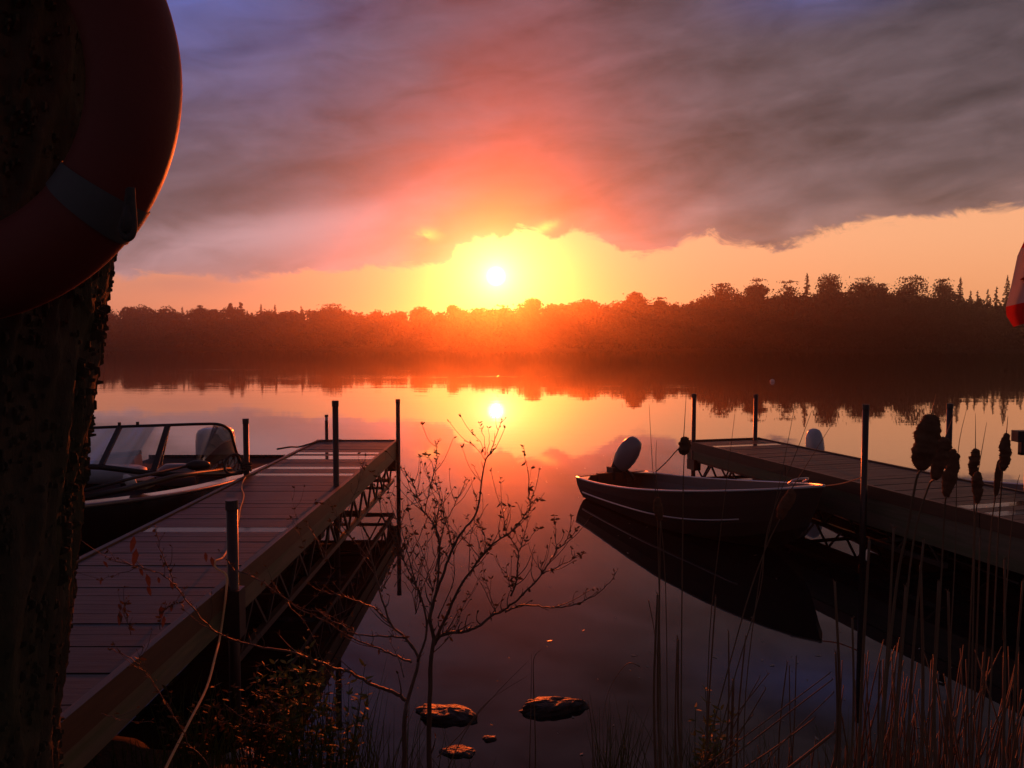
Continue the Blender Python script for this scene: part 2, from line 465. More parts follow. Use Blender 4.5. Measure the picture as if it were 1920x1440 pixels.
# ------------------------------------------------------------------ mesh helpers
class MB:
    def __init__(self):
        self.v = []
        self.f = []

    def add(self, vs, fs):
        o = len(self.v)
        self.v += [tuple(p) for p in vs]
        self.f += [tuple(i + o for i in q) for q in fs]
        return self

    def box(self, x0, x1, y0, y1, z0, z1, mat=None):
        vs = [Vector(p) for p in ((x0, y0, z0), (x1, y0, z0), (x1, y1, z0), (x0, y1, z0), (x0, y0, z1), (x1, y0, z1), (x1, y1, z1), (x0, y1, z1))]
        if mat:
            vs = [mat @ p for p in vs]
        return self.add(vs, [(3, 2, 1, 0), (4, 5, 6, 7), (0, 1, 5, 4), (1, 2, 6, 5), (2, 3, 7, 6), (3, 0, 4, 7)])

    def bar(self, a, b, w, h):
        a, b = Vector(a), Vector(b)
        d = (b - a)
        L = d.length
        q = d.to_track_quat('Z', 'Y').to_matrix().to_4x4()
        return self.box(-w / 2, w / 2, -h / 2, h / 2, 0, L, Matrix.Translation(a) @ q)

    def tube(self, pts, r, n=7, cap=True, flat=1.0):
        pts = [Vector(p) for p in pts]
        rs = r if isinstance(r, (list, tuple)) else [r] * len(pts)
        ref = None
        vs, fs = [], []
        for i, p in enumerate(pts):
            d = (pts[min(i + 1, len(pts) - 1)] - pts[max(i - 1, 0)])
            d = d.normalized() if d.length > 1e-9 else Vector((0, 0, 1))
            if ref is None:
                ref = d.orthogonal().normalized() if abs(d.x) > 0.9 else (Vector((1, 0, 0)) - d * d.x).normalized()
            ref = (ref - d * ref.dot(d))
            ref = ref.normalized() if ref.length > 1e-6 else d.orthogonal().normalized()
            e = d.cross(ref)
            for k in range(n):
                a = 2 * PI * k / n
                vs.append(p + (ref * math.cos(a) + e * math.sin(a) * flat) * rs[i])
        for i in range(len(pts) - 1):
            for k in range(n):
                k2 = (k + 1) % n
                fs.append((i * n + k, i * n + k2, (i + 1) * n + k2, (i + 1) * n + k))
        if cap:
            fs.append(tuple(range(n - 1, -1, -1)))
            fs.append(tuple((len(pts) - 1) * n + k for k in range(n)))
        return self.add(vs, fs)

    def rings(self, rings, n=20, power=2.0, mat=None):
        """closed shell lofted through (z, rx, ry, cx, cy) super-ellipses"""
        vs, fs = [], []
        for (z, rx, ry, cx, cy) in rings:
            for k in range(n):
                a = 2 * PI * k / n
                c, s = math.cos(a), math.sin(a)
                vs.append(Vector((cx + rx * math.copysign(abs(c) ** (2 / power), c), cy + ry * math.copysign(abs(s) ** (2 / power), s), z)))
        m = len(rings)
        for i in range(m - 1):
            for k in range(n):
                k2 = (k + 1) % n
                fs.append((i * n + k, i * n + k2, (i + 1) * n + k2, (i + 1) * n + k))
        fs.append(tuple(range(n - 1, -1, -1)))
        fs.append(tuple((m - 1) * n + k for k in range(n)))
        if mat:
            vs = [mat @ p for p in vs]
        return self.add(vs, fs)

    def grid(self, fn, nu, nv, close_u=False):
        vs = [fn(i, j) for j in range(nv) for i in range(nu)]
        fs = []
        for j in range(nv - 1):
            for i in range(nu if close_u else nu - 1):
                i2 = (i + 1) % nu
                fs.append((j * nu + i, j * nu + i2, (j + 1) * nu + i2, (j + 1) * nu + i))
        return self.add(vs, fs)

    def leaf(self, p, d, up, L, W):
        d = Vector(d).normalized()
        s = d.cross(Vector(up))
        s = s.normalized() if s.length > 1e-6 else d.orthogonal().normalized()
        n = s.cross(d)
        p = Vector(p)
        vs = [p, p + d * L * .35 + s * W * .5 + n * L * .05, p + d * L * .7 + s * W * .38 + n * L * .02, p + d * L,
              p + d * L * .7 - s * W * .38 + n * L * .02, p + d * L * .35 - s * W * .5 + n * L * .05]
        return self.add(vs, [(0, 1, 5), (1, 2, 4, 5), (2, 3, 4)])

    def mesh(self, name, mat, smooth=False):
        me = bpy.data.meshes.new(name)
        me.from_pydata(self.v, [], self.f)
        if smooth:
            me.polygons.foreach_set('use_smooth', [True] * len(me.polygons))
        if mat:
            me.materials.append(M[mat] if isinstance(mat, str) else mat)
        me.update()
        return me

    def build(self, name, mat, parent=None, smooth=False, loc=None):
        o = bpy.data.objects.new(name, self.mesh(name, mat, smooth))
        COL.objects.link(o)
        if parent:
            o.parent = parent
        if loc is not None:
            o.location = loc
        return o


def thing(name, label, cat, loc=(0, 0, 0), rz=0.0, group=None):
    o = bpy.data.objects.new(name, None)
    COL.objects.link(o)
    o.empty_display_size = 0.2
    o.location = loc
    o.rotation_euler = (0, 0, rz)
    return tag(o, label, cat, group)


def tag(o, label=None, cat=None, group=None, kind=None):
    if label: o['label'] = label
    if cat: o['category'] = cat
    if group: o['group'] = group
    if kind: o['kind'] = kind
    return o


def smooth_path(pts, sub=4):
    """Catmull-Rom through the points"""
    pts = [Vector(p) for p in pts]
    out = []
    for i in range(len(pts) - 1):
        p0, p1, p2, p3 = pts[max(i - 1, 0)], pts[i], pts[i + 1], pts[min(i + 2, len(pts) - 1)]
        for k in range(sub):
            u = k / sub
            out.append(0.5 * ((2 * p1) + (p2 - p0) * u + (2 * p0 - 5 * p1 + 4 * p2 - p3) * u * u + (3 * p1 - p0 - 3 * p2 + p3) * u ** 3))
    out.append(pts[-1])
    return out


# ------------------------------------------------------------------ the setting: water, ground, banks
wm = water_material()
wmb = MB()
wmb.add([(-600, 2.2, 0), (600, 2.2, 0), (600, 345, 0), (-600, 345, 0)], [(0, 1, 2, 3)])
water = wmb.build('water', wm)
tag(water, kind='structure')

g = MB()
g.add([(-620, -60, -1.2), (620, -60, -1.2), (620, 900, -1.2), (-620, 900, -1.2)], [(0, 1, 2, 3)])
tag(g.build('ground', 'soil'), kind='structure')


def shore_d(px):
    xs = [-600, 200, 700, 950, 1200, 1450, 1900, 2600]
    ds = [330, 318, 305, 285, 262, 240, 226, 220]
    return float(np.interp(px, xs, ds))


fb = MB()
NPX = list(range(-900, 2900, 40))
rows = [(-3, -1.1), (0, 0.15), (6, 0.9), (30, 2.2), (120, 4.0), (330, 3.0)]


def far_pt(i, j):
    px = NPX[i]
    D = shore_d(px)
    dd, z = rows[j]
    a = math.atan((px - 960) / FPX)
    r = D + dd + 2.5 * mnoise.noise(Vector((px * 0.01, dd * .1, 0)))
    return ((px - 960) / FPX * r, r, z)


fb.grid(far_pt, len(NPX), len(rows))
tag(fb.build('far_shore', 'far_soil', smooth=True), kind='structure')


def bank_h(x, y):
    shore = 3.35 + 1.1 / (1 + math.exp((x + 1.35) * 3.2)) - 0.25 * max(0, x) ** 0.5
    s = shore - y
    z = 0.34 * s + 0.09 * mnoise.noise(Vector((x * 1.3, y * 1.3, 0))) + 0.03 * mnoise.noise(Vector((x * 5, y * 5, 3)))
    return max(-0.9, min(0.72 + 0.05 * mnoise.noise(Vector((x, y, 5))), z))


bb = MB()
bb.grid(lambda i, j: (-9 + i * 0.15, -4 + j * 0.15, bank_h(-9 + i * 0.15, -4 + j * 0.15)), 121, 78)
tag(bb.build('bank', 'soil', smooth=True), kind='structure')


# ------------------------------------------------------------------ far forest
def quads(mb_v, mb_f, centers, sizes):
    """random leaf clumps as loose quads, numpy batch"""
    n = len(centers)
    a = RNG.normal(size=(n, 3)); a /= np.linalg.norm(a, axis=1)[:, None]
    b = RNG.normal(size=(n, 3)); b -= (a * b).sum(1)[:, None] * a; b /= np.linalg.norm(b, axis=1)[:, None]
    s = sizes[:, None]
    k = RNG.uniform(.6, 1.3, size=(n, 4))[:, :, None]
    vs = np.stack([centers - a * s * k[:, 0], centers - b * s * k[:, 1] * .7, centers + a * s * k[:, 2], centers + b * s * k[:, 3] * .7], 1).reshape(-1, 3)
    o = sum(len(q) for q in mb_v)
    fs = (np.arange(n)[:, None] * 4 + np.arange(4)[None, :]) + o
    mb_v.append(vs)
    mb_f.append(fs)


def np_object(name, vlist, flist, mat, parent=None):
    V = np.concatenate(vlist); F = np.concatenate(flist)
    me = bpy.data.meshes.new(name)
    me.vertices.add(len(V)); me.vertices.foreach_set('co', V.astype(np.float32).ravel())
    me.loops.add(F.size); me.loops.foreach_set('vertex_index', F.astype(np.int32).ravel())
    me.polygons.add(len(F)); me.polygons.foreach_set('loop_start', (np.arange(len(F)) * 4).astype(np.int32))
    me.update(calc_edges=True)
    me.validate()
    me.materials.append(M[mat])
    o = bpy.data.objects.new(name, me)
    COL.objects.link(o)
    if parent: o.parent = parent
    return o


def crown_points(kind, H, W, dens=1.0):
    """leaf-clump centres and sizes for a tree of height H, crown width W, base at z = 0"""
    C, S = [], []
    if kind in ('round', 'airy'):
        nl = int(RNG.integers(9, 15))
        base = H * 0.12
        for i in range(nl):
            t = RNG.uniform(0, 1)
            z = base + (H - base) * (0.15 + 0.72 * t)
            rad = W * 0.5 * math.sqrt(max(0.05, 1 - (2 * t - 0.75) ** 2 * .8)) * RNG.uniform(0.2, 0.85)
            a = RNG.uniform(0, 2 * PI)
            c = np.array([rad * math.cos(a), rad * math.sin(a), z])
            r = W * RNG.uniform(0.17, 0.29)
            n = int((300 if kind == 'round' else 120) * dens)
            d = RNG.normal(size=(n, 3)); d /= np.linalg.norm(d, axis=1)[:, None]
            rr = RNG.uniform(0.1, 1.04, size=n)[:, None] ** 0.6
            pts = c + d * rr * r * np.array([1.15, 1.15, 0.8])
            C.append(pts); S.append(RNG.uniform(.16, .42, size=n))
        for i in range(6):
            c = np.array([RNG.uniform(-.12, .12) * W, RNG.uniform(-.12, .12) * W, H * (0.3 + 0.1 * i)])
            n = int(150 * dens * (1 if kind == 'round' else .5))
            C.append(c + RNG.normal(size=(n, 3)) * np.array([W * .13, W * .13, H * .04])); S.append(RNG.uniform(.2, .5, size=n))
        top = np.array([0, 0, H * 0.93])
        n = int(60 * dens)
        C.append(top + RNG.normal(size=(n, 3)) * np.array([W * .10, W * .10, H * .012])); S.append(RNG.uniform(.15, .35, size=n))
    elif kind == 'conifer':
        nl = int(H * 1.5)
        for i in range(nl):
            t = i / nl
            z = H * (0.12 + 0.88 * t)
            R = W * .5 * (1 - t) ** 0.85 * RNG.uniform(.7, 1.1) + .1
            nb = max(4, int(9 * (1 - t)))
            for k in range(nb):
                a = RNG.uniform(0, 2 * PI)
                m = max(3, int(R * 9 * dens))
                u = RNG.uniform(0.05, 1, size=m)
                C.append(np.stack([u * R * math.cos(a), u * R * math.sin(a), z - u * R * .28 + RNG.normal(size=m) * .1], 1))
                S.append(RNG.uniform(.12, .32, size=m))
        C.append(np.stack([RNG.normal(size=14) * .06, RNG.normal(size=14) * .06, np.linspace(H * .93, H, 14)], 1)); S.append(np.full(14, .16))
    else:                                               # pine: flat irregular tiers
        nl = 9
        for i in range(nl):
            t = i / (nl - 1)
            z = H * (0.42 + 0.56 * t)
            R = W * .5 * (1.05 - .75 * t ** 1.4)
            for k in range(int(RNG.integers(3, 6))):
                a = RNG.uniform(0, 2 * PI)
                c = np.array([R * .62 * math.cos(a), R * .62 * math.sin(a), z + RNG.uniform(-.3, .3)])
                n = int(26 * dens)
                C.append(c + RNG.normal(size=(n, 3)) * np.array([R * .26, R * .26, .22])); S.append(RNG.uniform(.14, .32, size=n))
        C.append(np.array([0, 0, H * .97]) + RNG.normal(size=(22, 3)) * np.array([.35, .35, .3])); S.append(np.full(22, .22))
    return np.concatenate(C), np.concatenate(S)


PROFILE = [(-600, 580), (60, 578), (200, 576), (262, 573), (330, 575), (375, 574), (420, 576), (480, 578), (540, 580), (590, 576), (622, 572),
           (665, 578), (720, 581), (790, 578), (815, 582), (860, 577), (925, 573), (980, 566), (1040, 563), (1105, 563), (1150, 566), (1190, 557),
           (1225, 561), (1262, 569), (1310, 556), (1350, 551), (1400, 548), (1447, 552), (1500, 547), (1560, 543), (1620, 541), (1680, 543),
           (1740, 551), (1790, 553), (1830, 560), (1870, 557), (1900, 557), (2200, 545), (2700, 545)]


def skyline(px):
    return float(np.interp(px, [p[0] for p in PROFILE], [p[1] for p in PROFILE]))


fv, ff = [], []
px = -420
core = MB()
while px < 2400:
    D0 = shore_d(px)
    for row in range(3):
        D = D0 + 6 + row * 9 + RNG.uniform(-2, 2)
        xx = (px + RNG.uniform(-9, 9) - 960) / FPX * D
        H = (645 - skyline(px)) / FPX * D + CAM_H - 1.6
        H *= (0.66, 0.92, 1.02)[row] * RNG.uniform(.93, 1.02)
        kd = 'conifer' if RNG.uniform() < (.35 if px < 900 or px > 1780 else .12) else 'round'
        W = H * (RNG.uniform(.6, .95) if kd == 'round' else .42)
        c, s = crown_points(kd, H, W, .42 if row < 2 else .62)
        quads(fv, ff, c + np.array([xx, D, 1.2]), s * 1.5)
    px += 19
# undergrowth right down to the waterline
n = 24000
pxs = RNG.uniform(-420, 2400, n)
Ds = np.array([shore_d(p) for p in pxs]) + RNG.uniform(-.5, 9, n)
hh = np.abs(RNG.normal(size=n)) * 2.2 + .1 + (np.sin(pxs * .02) + 1) * .4
quads(fv, ff, np.stack([(pxs - 960) / FPX * Ds, Ds, hh + .1], 1), RNG.uniform(.25, .7, n))
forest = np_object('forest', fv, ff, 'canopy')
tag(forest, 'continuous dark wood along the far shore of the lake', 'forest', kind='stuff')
# the wood's dense interior behind the leaf clumps
for j in range(2):
    pass


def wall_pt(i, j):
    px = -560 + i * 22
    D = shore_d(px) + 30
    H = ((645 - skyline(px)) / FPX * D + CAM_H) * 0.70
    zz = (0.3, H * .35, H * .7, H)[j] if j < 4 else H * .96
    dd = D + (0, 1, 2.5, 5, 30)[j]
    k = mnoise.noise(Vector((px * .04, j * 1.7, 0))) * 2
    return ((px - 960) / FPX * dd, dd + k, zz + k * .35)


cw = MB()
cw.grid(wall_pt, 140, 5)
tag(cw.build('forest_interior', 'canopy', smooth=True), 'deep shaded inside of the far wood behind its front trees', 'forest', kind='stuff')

TREES = [
    (377, 569, 22, 'round', 'low round tree at the left end of the far shore skyline'),
    (434, 570, 20, 'pine', 'left one of two pines side by side on the left far shore skyline'),
    (454, 569, 17, 'pine', 'right one of two pines side by side on the left far shore skyline'),
    (491, 570, 15, 'conifer', 'narrow pine standing alone above the left dock on the far skyline'),
    (517, 571, 14, 'conifer', 'small pointed pine just right of the lone narrow pine'),
    (566, 574, 12, 'conifer', 'short pointed fir between the pines and the broad domed tree'),
    (622, 567, 62, 'round', 'broad low domed tree above the left dock posts'),
    (790, 572, 38, 'round', 'domed tree on the skyline left of the sun'),
    (848, 570, 34, 'round', 'bushy tree on the skyline just left of the sun'),
    (1000, 558, 44, 'round', 'rounded tree on the skyline just right of the sun'),
    (1098, 558, 44, 'round', 'rounded tree midway between the sun and the tall right wood'),
    (1192, 545, 52, 'round', 'higher rounded tree above the tilted outboard motor'),
    (1236, 553, 40, 'round', 'lower tree right of the higher rounded one'),
    (1352, 526, 70, 'round', 'leaning open crowned tree at the left end of the tall wood'),
    (1418, 517, 50, 'round', 'square topped tree standing clear with a gap on its right'),
    (1474, 521, 56, 'round', 'dark rounded tree right of the gap in the skyline'),
    (1510, 512, 13, 'conifer', 'thin fir tip poking up between two rounded trees'),
    (1556, 512, 60, 'round', 'tallest broad tree in the middle of the right wood'),
    (1617, 515, 66, 'round', 'wide tree right of the tallest broad one'),
    (1650, 526, 34, 'airy', 'small loose crowned tree in the right wood'),
    (1706, 514, 74, 'airy', 'wide thinly leafed tree in the right wood'),
    (1764, 517, 46, 'airy', 'upright thinly leafed tree near the right end of the wood'),
    (1796, 520, 17, 'conifer', 'dark narrow fir against the thinly leafed tree'),
    (1816, 545, 24, 'conifer', 'low fir below the dark narrow one'),
    (1829, 546, 15, 'conifer', 'short pointed fir in the dip left of the flag'),
    (1848, 543, 12, 'conifer', 'slender fir tip in the dip left of the flag'),
    (1864, 538, 22, 'conifer', 'broader fir two left of the flag'),
    (1884, 517, 20, 'conifer', 'tall spire shaped spruce right beside the flag'),
    (1916, 545, 26, 'conifer', 'fir behind the lower edge of the flag'),
]
for (tx, ty, tw, kd, lab) in TREES:
    D = shore_d(tx) + 20
    H = (645 - ty) / FPX * D + CAM_H - 1.2
    W = tw / FPX * D * (1.25 if kd in ('round', 'airy') else 1.0)
    if kd == 'conifer':
        W = max(W, H * .30)
    X0 = (tx - 960) / FPX * D
    nm = {'round': 'broadleaf_tree', 'airy': 'birch_tree', 'pine': 'pine_tree', 'conifer': 'fir_tree'}[kd]
    th = thing(nm, lab, 'tree', (X0, D, 1.2), group='trees on the far shore skyline')
    c, s = crown_points(kd, H, W, 1.7)
    if W > 9 and kd != 'pine':
        c[:, :2] *= 1.0
    v_, f_ = [], []
    quads(v_, f_, c, s * 1.15)
    np_object('crown', v_, f_, 'canopy', th)
    tb = MB()
    lean = RNG.uniform(-.4, .4)
    tb.tube([(0, 0, -.4), (lean * .3, 0, H * .4), (lean, 0, H * .9)], [.28, .2, .05], 6)
    if kd in ('round', 'airy'):
        for q in range(7):
            a = RNG.uniform(0, 2 * PI); z0 = H * RNG.uniform(.35, .7); rr = W * .38
            tb.tube([(lean * .3, 0, z0), (rr * .6 * math.cos(a), rr * .6 * math.sin(a), z0 + H * .12), (rr * math.cos(a), rr * math.sin(a), z0 + H * .2)], [.12, .08, .03], 5)
    tb.build('trunk', 'trunk', th, smooth=True)

# ------------------------------------------------------------------ docks
def make_dock(label, origin, rz, width, z, y0, y1, truss_from, wet, deep_to=-1):
    """local +y runs out over the lake; x from -width/2 to width/2"""
    d = thing('dock', label, 'dock', (origin[0], origin[1], 0), rz)
    hw = width / 2
    pitch, pw, th_ = 0.145, 0.137, 0.034
    pm = {}
    n = int((y1 - y0) / pitch)
    mbp = MB()
    mbp.box(-hw, hw, -pw / 2, pw / 2, -th_, 0)
    bev = mbp.mesh('plank', None)
    me_dry = bev.copy(); me_dry.materials.append(M['plank'])
    me_wet = bev.copy(); me_wet.materials.append(M['plank_wet'])
    for i in range(n):
        yy = y0 + (i + .5) * pitch
        o = bpy.data.objects.new('plank', me_wet if any(a <= yy <= b for a, b in wet) else me_dry)
        COL.objects.link(o)
        o.parent = d
        o.location = (random.uniform(-.004, .004), yy + random.uniform(-.0015, .0015), z - .004 * random.random())
        o.rotation_euler = (random.uniform(-.006, .006), random.uniform(-.0012, .0012), random.uniform(-.0015, .0015))
    for s in (-1, 1):
        yy = y0
        seg = 2.7
        while yy < y1 - .1:
            ye = min(yy + seg, y1)
            b = MB(); b.box(s * (hw + .006), s * (hw + .046), yy + .004, ye - .004, z - .115, z + .012); b.build('rim_board', 'rim', d)
            b = MB(); b.box(s * (hw + .004), s * (hw + .034), yy + .002, ye - .002, z - (.245 if yy > deep_to else .40), z - .118); b.build('side_beam', 'fascia', d)
            yy = ye
        # truss
        zb = z - .56
        b = MB(); b.bar((s * (hw - .02), truss_from, zb), (s * (hw - .02), y1 - .05, zb), .045, .045); b.build('bottom_chord', 'steel', d)
        b = MB(); b.bar((s * (hw - .02), truss_from, z - .265), (s * (hw - .02), y1 - .05, z - .265), .04, .035); b.build('top_chord', 'steel', d)
        yy = truss_from + .05
        k = 0
        while yy < y1 - .35:
            b = MB()
            a0, a1 = (z - .27, zb) if k % 2 else (zb, z - .27)
            b.bar((s * (hw - .02), yy, a0), (s * (hw - .02), yy + .27, a1), .022, .022)
            b.build('brace', 'steel', d)
            yy += .27; k += 1
    # far end frame
    b = MB(); b.box(-hw - .05, hw + .05, y1 + .003, y1 + .045, z - .17, z + .014); b.build('end_board', 'rim', d)
    b = MB(); b.bar((-hw, y1 - .06, z - .56), (hw, y1 - .06, z - .56), .05, .05); b.build('cross_bar', 'steel', d)
    for k in range(6):
        xa = -hw + k * width / 6
        b = MB(); b.bar((xa, y1 - .06, z - (.55 if k % 2 else .2)), (xa + width / 6, y1 - .06, z - (.2 if k % 2 else .55)), .02, .02); b.build('brace', 'steel', d)
    for s in (-1, 1):
        b = MB(); b.box(s * (hw + .052), s * (hw - .06), y1 - .24, y1 - .03, z - .40, z - .248); b.build('corner_bracket', 'steel', d)
    yy = y0 + 1.0
    while yy < y1 - .5:
        b = MB(); b.box(-hw + .01, hw - .01, yy, yy + .04, z - .20, z - .04); b.build('joist', 'fascia', d)
        if yy > truss_from:
            b = MB(); b.bar((-hw + .02, yy, z - .56), (hw - .02, yy, z - .56), .035, .035); b.build('cross_bar', 'steel', d)
        yy += 1.5
    # bumper lip along the lower run on the open side
    return d


def add_post(d, lx, ly, ztop, r=.03, zbot=-.9, cap=True, sleeve_z=None):
    b = MB()
    b.tube([(0, 0, zbot), (0, 0, ztop)], r, 14)
    o = b.build('post', 'post', d, smooth=False, loc=(lx, ly, 0))
    for p in o.data.polygons:
        p.use_smooth = len(p.vertices) == 4
    if cap:
        c = MB(); c.tube([(0, 0, ztop - .05), (0, 0, ztop + .006)], r * 1.12, 14); c.build('post_cap', 'cap', o)
    if sleeve_z:
        c = MB(); c.box(-r * 1.6, r * 1.6, -r * 1.6, r * 1.6, sleeve_z - .3, sleeve_z - .02); c.build('sleeve', 'steel', o)
    return o


LZ = 0.81
LD = make_dock('long narrow plank dock on the left with pipe posts and open truss sides', (-2.225, 0), 0.0, 1.07, LZ, 1.9, 11.05, 4.7,
               [(9.8, 9.93), (9.5, 9.63), (9.35, 9.46), (8.62, 8.72), (8.36, 8.46), (8.2, 8.28), (5.62, 5.75)])
add_post(LD, .535 + .065, 10.98, 1.41, r=.030)
add_post(LD, .535 - .04, 7.55, 1.64, r=.030, sleeve_z=None)
add_post(LD, -.535 - .075, 8.2, 1.40, r=.030)
add_post(LD, .535 + .08, 4.4, 1.30, r=.032, sleeve_z=LZ)
pl = add_post(LD, -.535 + .08, 11.13, 1.10, r=.024, cap=False)
b = MB(); b.tube([(0, 0, 1.10), (0, 0, 1.15)], .022, 12)
b.build('lamp_lens', 'white', pl)
b = MB(); b.tube([(0, 0, 1.15), (0, 0, 1.18)], .026, 12); b.build('lamp_cap', 'cap', pl)

RZ = 0.76
ra = math.atan2(.27, .963)            # the dock points back to the left
# local +y -> direction (-.27,.963): rotation +ra ; origin so that the far left corner lies at (2.6,11.4)
ux, uy = -math.sin(ra), math.cos(ra)
nx, ny = math.cos(ra), math.sin(ra)
Lr = 11.0
far_mid = Vector((2.6 + nx * .61, 11.4 + ny * .61, 0))
org = far_mid - Vector((ux, uy, 0)) * Lr
RD = make_dock('long plank dock on the right running out past the aluminium fishing boat', (org.x, org.y), ra, 1.16, RZ, 3.2, Lr, 6.3,
               [(10.35, 10.45), (6.15, 6.3), (5.75, 5.9), (5.2, 5.35)], 7.0)


def loc_r(x, y):
    dx, dy = x - org.x, y - org.y
    return dx * nx + dy * ny, dx * ux + dy * uy


for (px_, D_, zt) in ((1302, 11.25, 1.47), (1418, 11.6, 1.44), (1625, 7.62, 1.60), (1782, 8.35, 1.55)):
    w = P(px_, 700, D_)
    lx, ly = loc_r(w.x, w.y)
    print('right post local', px_, round(lx, 2), round(ly, 2))
    lx = math.copysign(max(abs(lx), .63), lx) if px_ not in (1302, 1418) else lx
    add_post(RD, lx, ly, zt, r=.031)


# ------------------------------------------------------------------ boats
def hull_shape(L, B, stern_w, z_st, z_bow, draft=.14, fl=.80):
    def bg(t):
        w = stern_w / 2 + (B - stern_w) / 2 * math.sin(min(t / .5, 1) * PI / 2)
        if t > .42:
            w *= max(0, 1 - ((t - .42) / .58) ** 2.3) ** .78
        return w

    def zg(t):
        return z_st + (z_bow - z_st) * (t ** 1.55)

    def pt(t, s, k, off=0.0, floor=None):
        # k 0 gunwale, 1 upper side, 2 lower side, 3 chine, 4 keel
        w = bg(t); z1 = zg(t)
        zc = .02 + .34 * max(0, (t - .45) / .55) ** 2 * (z1 / .8)
        zk = -draft + (draft + .05 + .25 * z1) * max(0, (t - .62) / .38) ** 2
        row = [(1.0, z1), (1 - (1 - fl) * .15, z1 * .68 + zc * .32), (1 - (1 - fl) * .55, z1 * .30 + zc * .70), (fl - .25 * max(0, t - .5), zc), (0, zk)][k]
        ww = max(0, w * row[0] - off)
        z = row[1] + (off if k >= 3 else 0)
        if floor is not None:
            z = max(z, floor)
        rake = .34 * L / 4 * max(0, (t - .55) / .45) ** 2 * (1 - max(0, z) / max(z1, .01))
        return Vector((s * ww, L * t - rake, z))
    return bg, zg, pt


def skin(pt, n=30, off=0.0, floor=None, tmax=1.0):
    mb = MB()
    seq = [(-1, 0), (-1, 1), (-1, 2), (-1, 3), (1, 4), (1, 3), (1, 2), (1, 1), (1, 0)]
    mb.grid(lambda i, j: pt(j / (n - 1) * tmax, seq[i][0], seq[i][1], off, floor), 9, n)
    st = [pt(0, s, k, off, floor) for s, k in seq]
    mb.add(st, [tuple(range(9))])
    return mb


def outboard(parent, loc, tilt, s=1.0, cowl='cowl', shape='round', steer=0.0):
    """motor hung on the transom; local -y is aft"""
    R = Matrix.Translation(Vector(loc)) @ Matrix.Rotation(steer, 4, 'Z') @ Matrix.Rotation(-tilt, 4, 'X')
    c = MB()
    if shape == 'round':
        rg = [(.08, .07, .08, 0, .0), (.12, .105, .12, 0, -.005), (.20, .125, .15, 0, -.015), (.32, .130, .165, 0, -.03), (.44, .122, .155, 0, -.045),
              (.54, .100, .125, 0, -.055), (.59, .07, .09, 0, -.055), (.61, .025, .04, 0, -.05)]
        c.rings([(z * s, a * s, b_ * s, x * s, y * s) for z, a, b_, x, y in rg], 22, 2.3, R)
    else:
        rg = [(.02, .17, .20, 0, -.04), (.06, .21, .25, 0, -.05), (.2, .225, .27, 0, -.05), (.38, .225, .27, 0, -.05), (.47, .215, .26, 0, -.05),
              (.52, .19, .23, 0, -.05), (.545, .14, .17, 0, -.05), (.555, .05, .07, 0, -.05)]
        c.rings([(z * s, a * s, b_ * s, x * s, y * s) for z, a, b_, x, y in rg], 28, 3.4, R)
    o = c.build('outboard_motor', cowl, parent, smooth=True)
    m = MB()
    m.rings([(-.52 * s, .022 * s, .06 * s, 0, 0), (-.2 * s, .04 * s, .075 * s, 0, 0), (.0, .065 * s, .085 * s, 0, 0), (.10 * s, .09 * s, .11 * s, 0, -.01)], 14, 2.5, R)
    m.build('midsection', 'motor_dark', o, smooth=True)
    m = MB()
    m.rings([(-.66 * s, .03 * s, .09 * s, 0, -.02), (-.60 * s, .042 * s, .13 * s, 0, -.02), (-.55 * s, .04 * s, .11 * s, 0, -.02), (-.52 * s, .02 * s, .06 * s, 0, 0)], 12, 2, R)
    m.build('gearcase', 'motor_dark', o, smooth=True)
    for k in range(3):
        p = MB()
        a = k * 2 * PI / 3
        A = R @ Vector((0, -.15 * s, -.6 * s)); Bp = R @ Vector((.1 * s * math.cos(a), -.17 * s, (-.6 + .1 * math.sin(a)) * s))
        p.bar(A, Bp, .05 * s, .006)
        p.build('propeller_blade', 'motor_dark', o)
    m = MB()
    T = Matrix.Translation(Vector(loc))
    m.box(-.09 * s, .09 * s, .0, .09 * s, -.22 * s, .03 * s, T)
    m.box(-.11 * s, -.07 * s, -.06 * s, .12 * s, -.10 * s, .075 * s, T)
    m.box(.07 * s, .11 * s, -.06 * s, .12 * s, -.10 * s, .075 * s, T)
    m.build('clamp_bracket', 'motor_dark', o)
    m = MB()
    m.tube([R @ Vector((0, .06 * s, .13 * s)), R @ Vector((.01, .20 * s, .15 * s)), R @ Vector((.02, .30 * s, .13 * s))], [.03 * s, .022 * s, .026 * s], 9)
    m.build('tiller_handle', 'motor_dark', o, smooth=True)
    return o


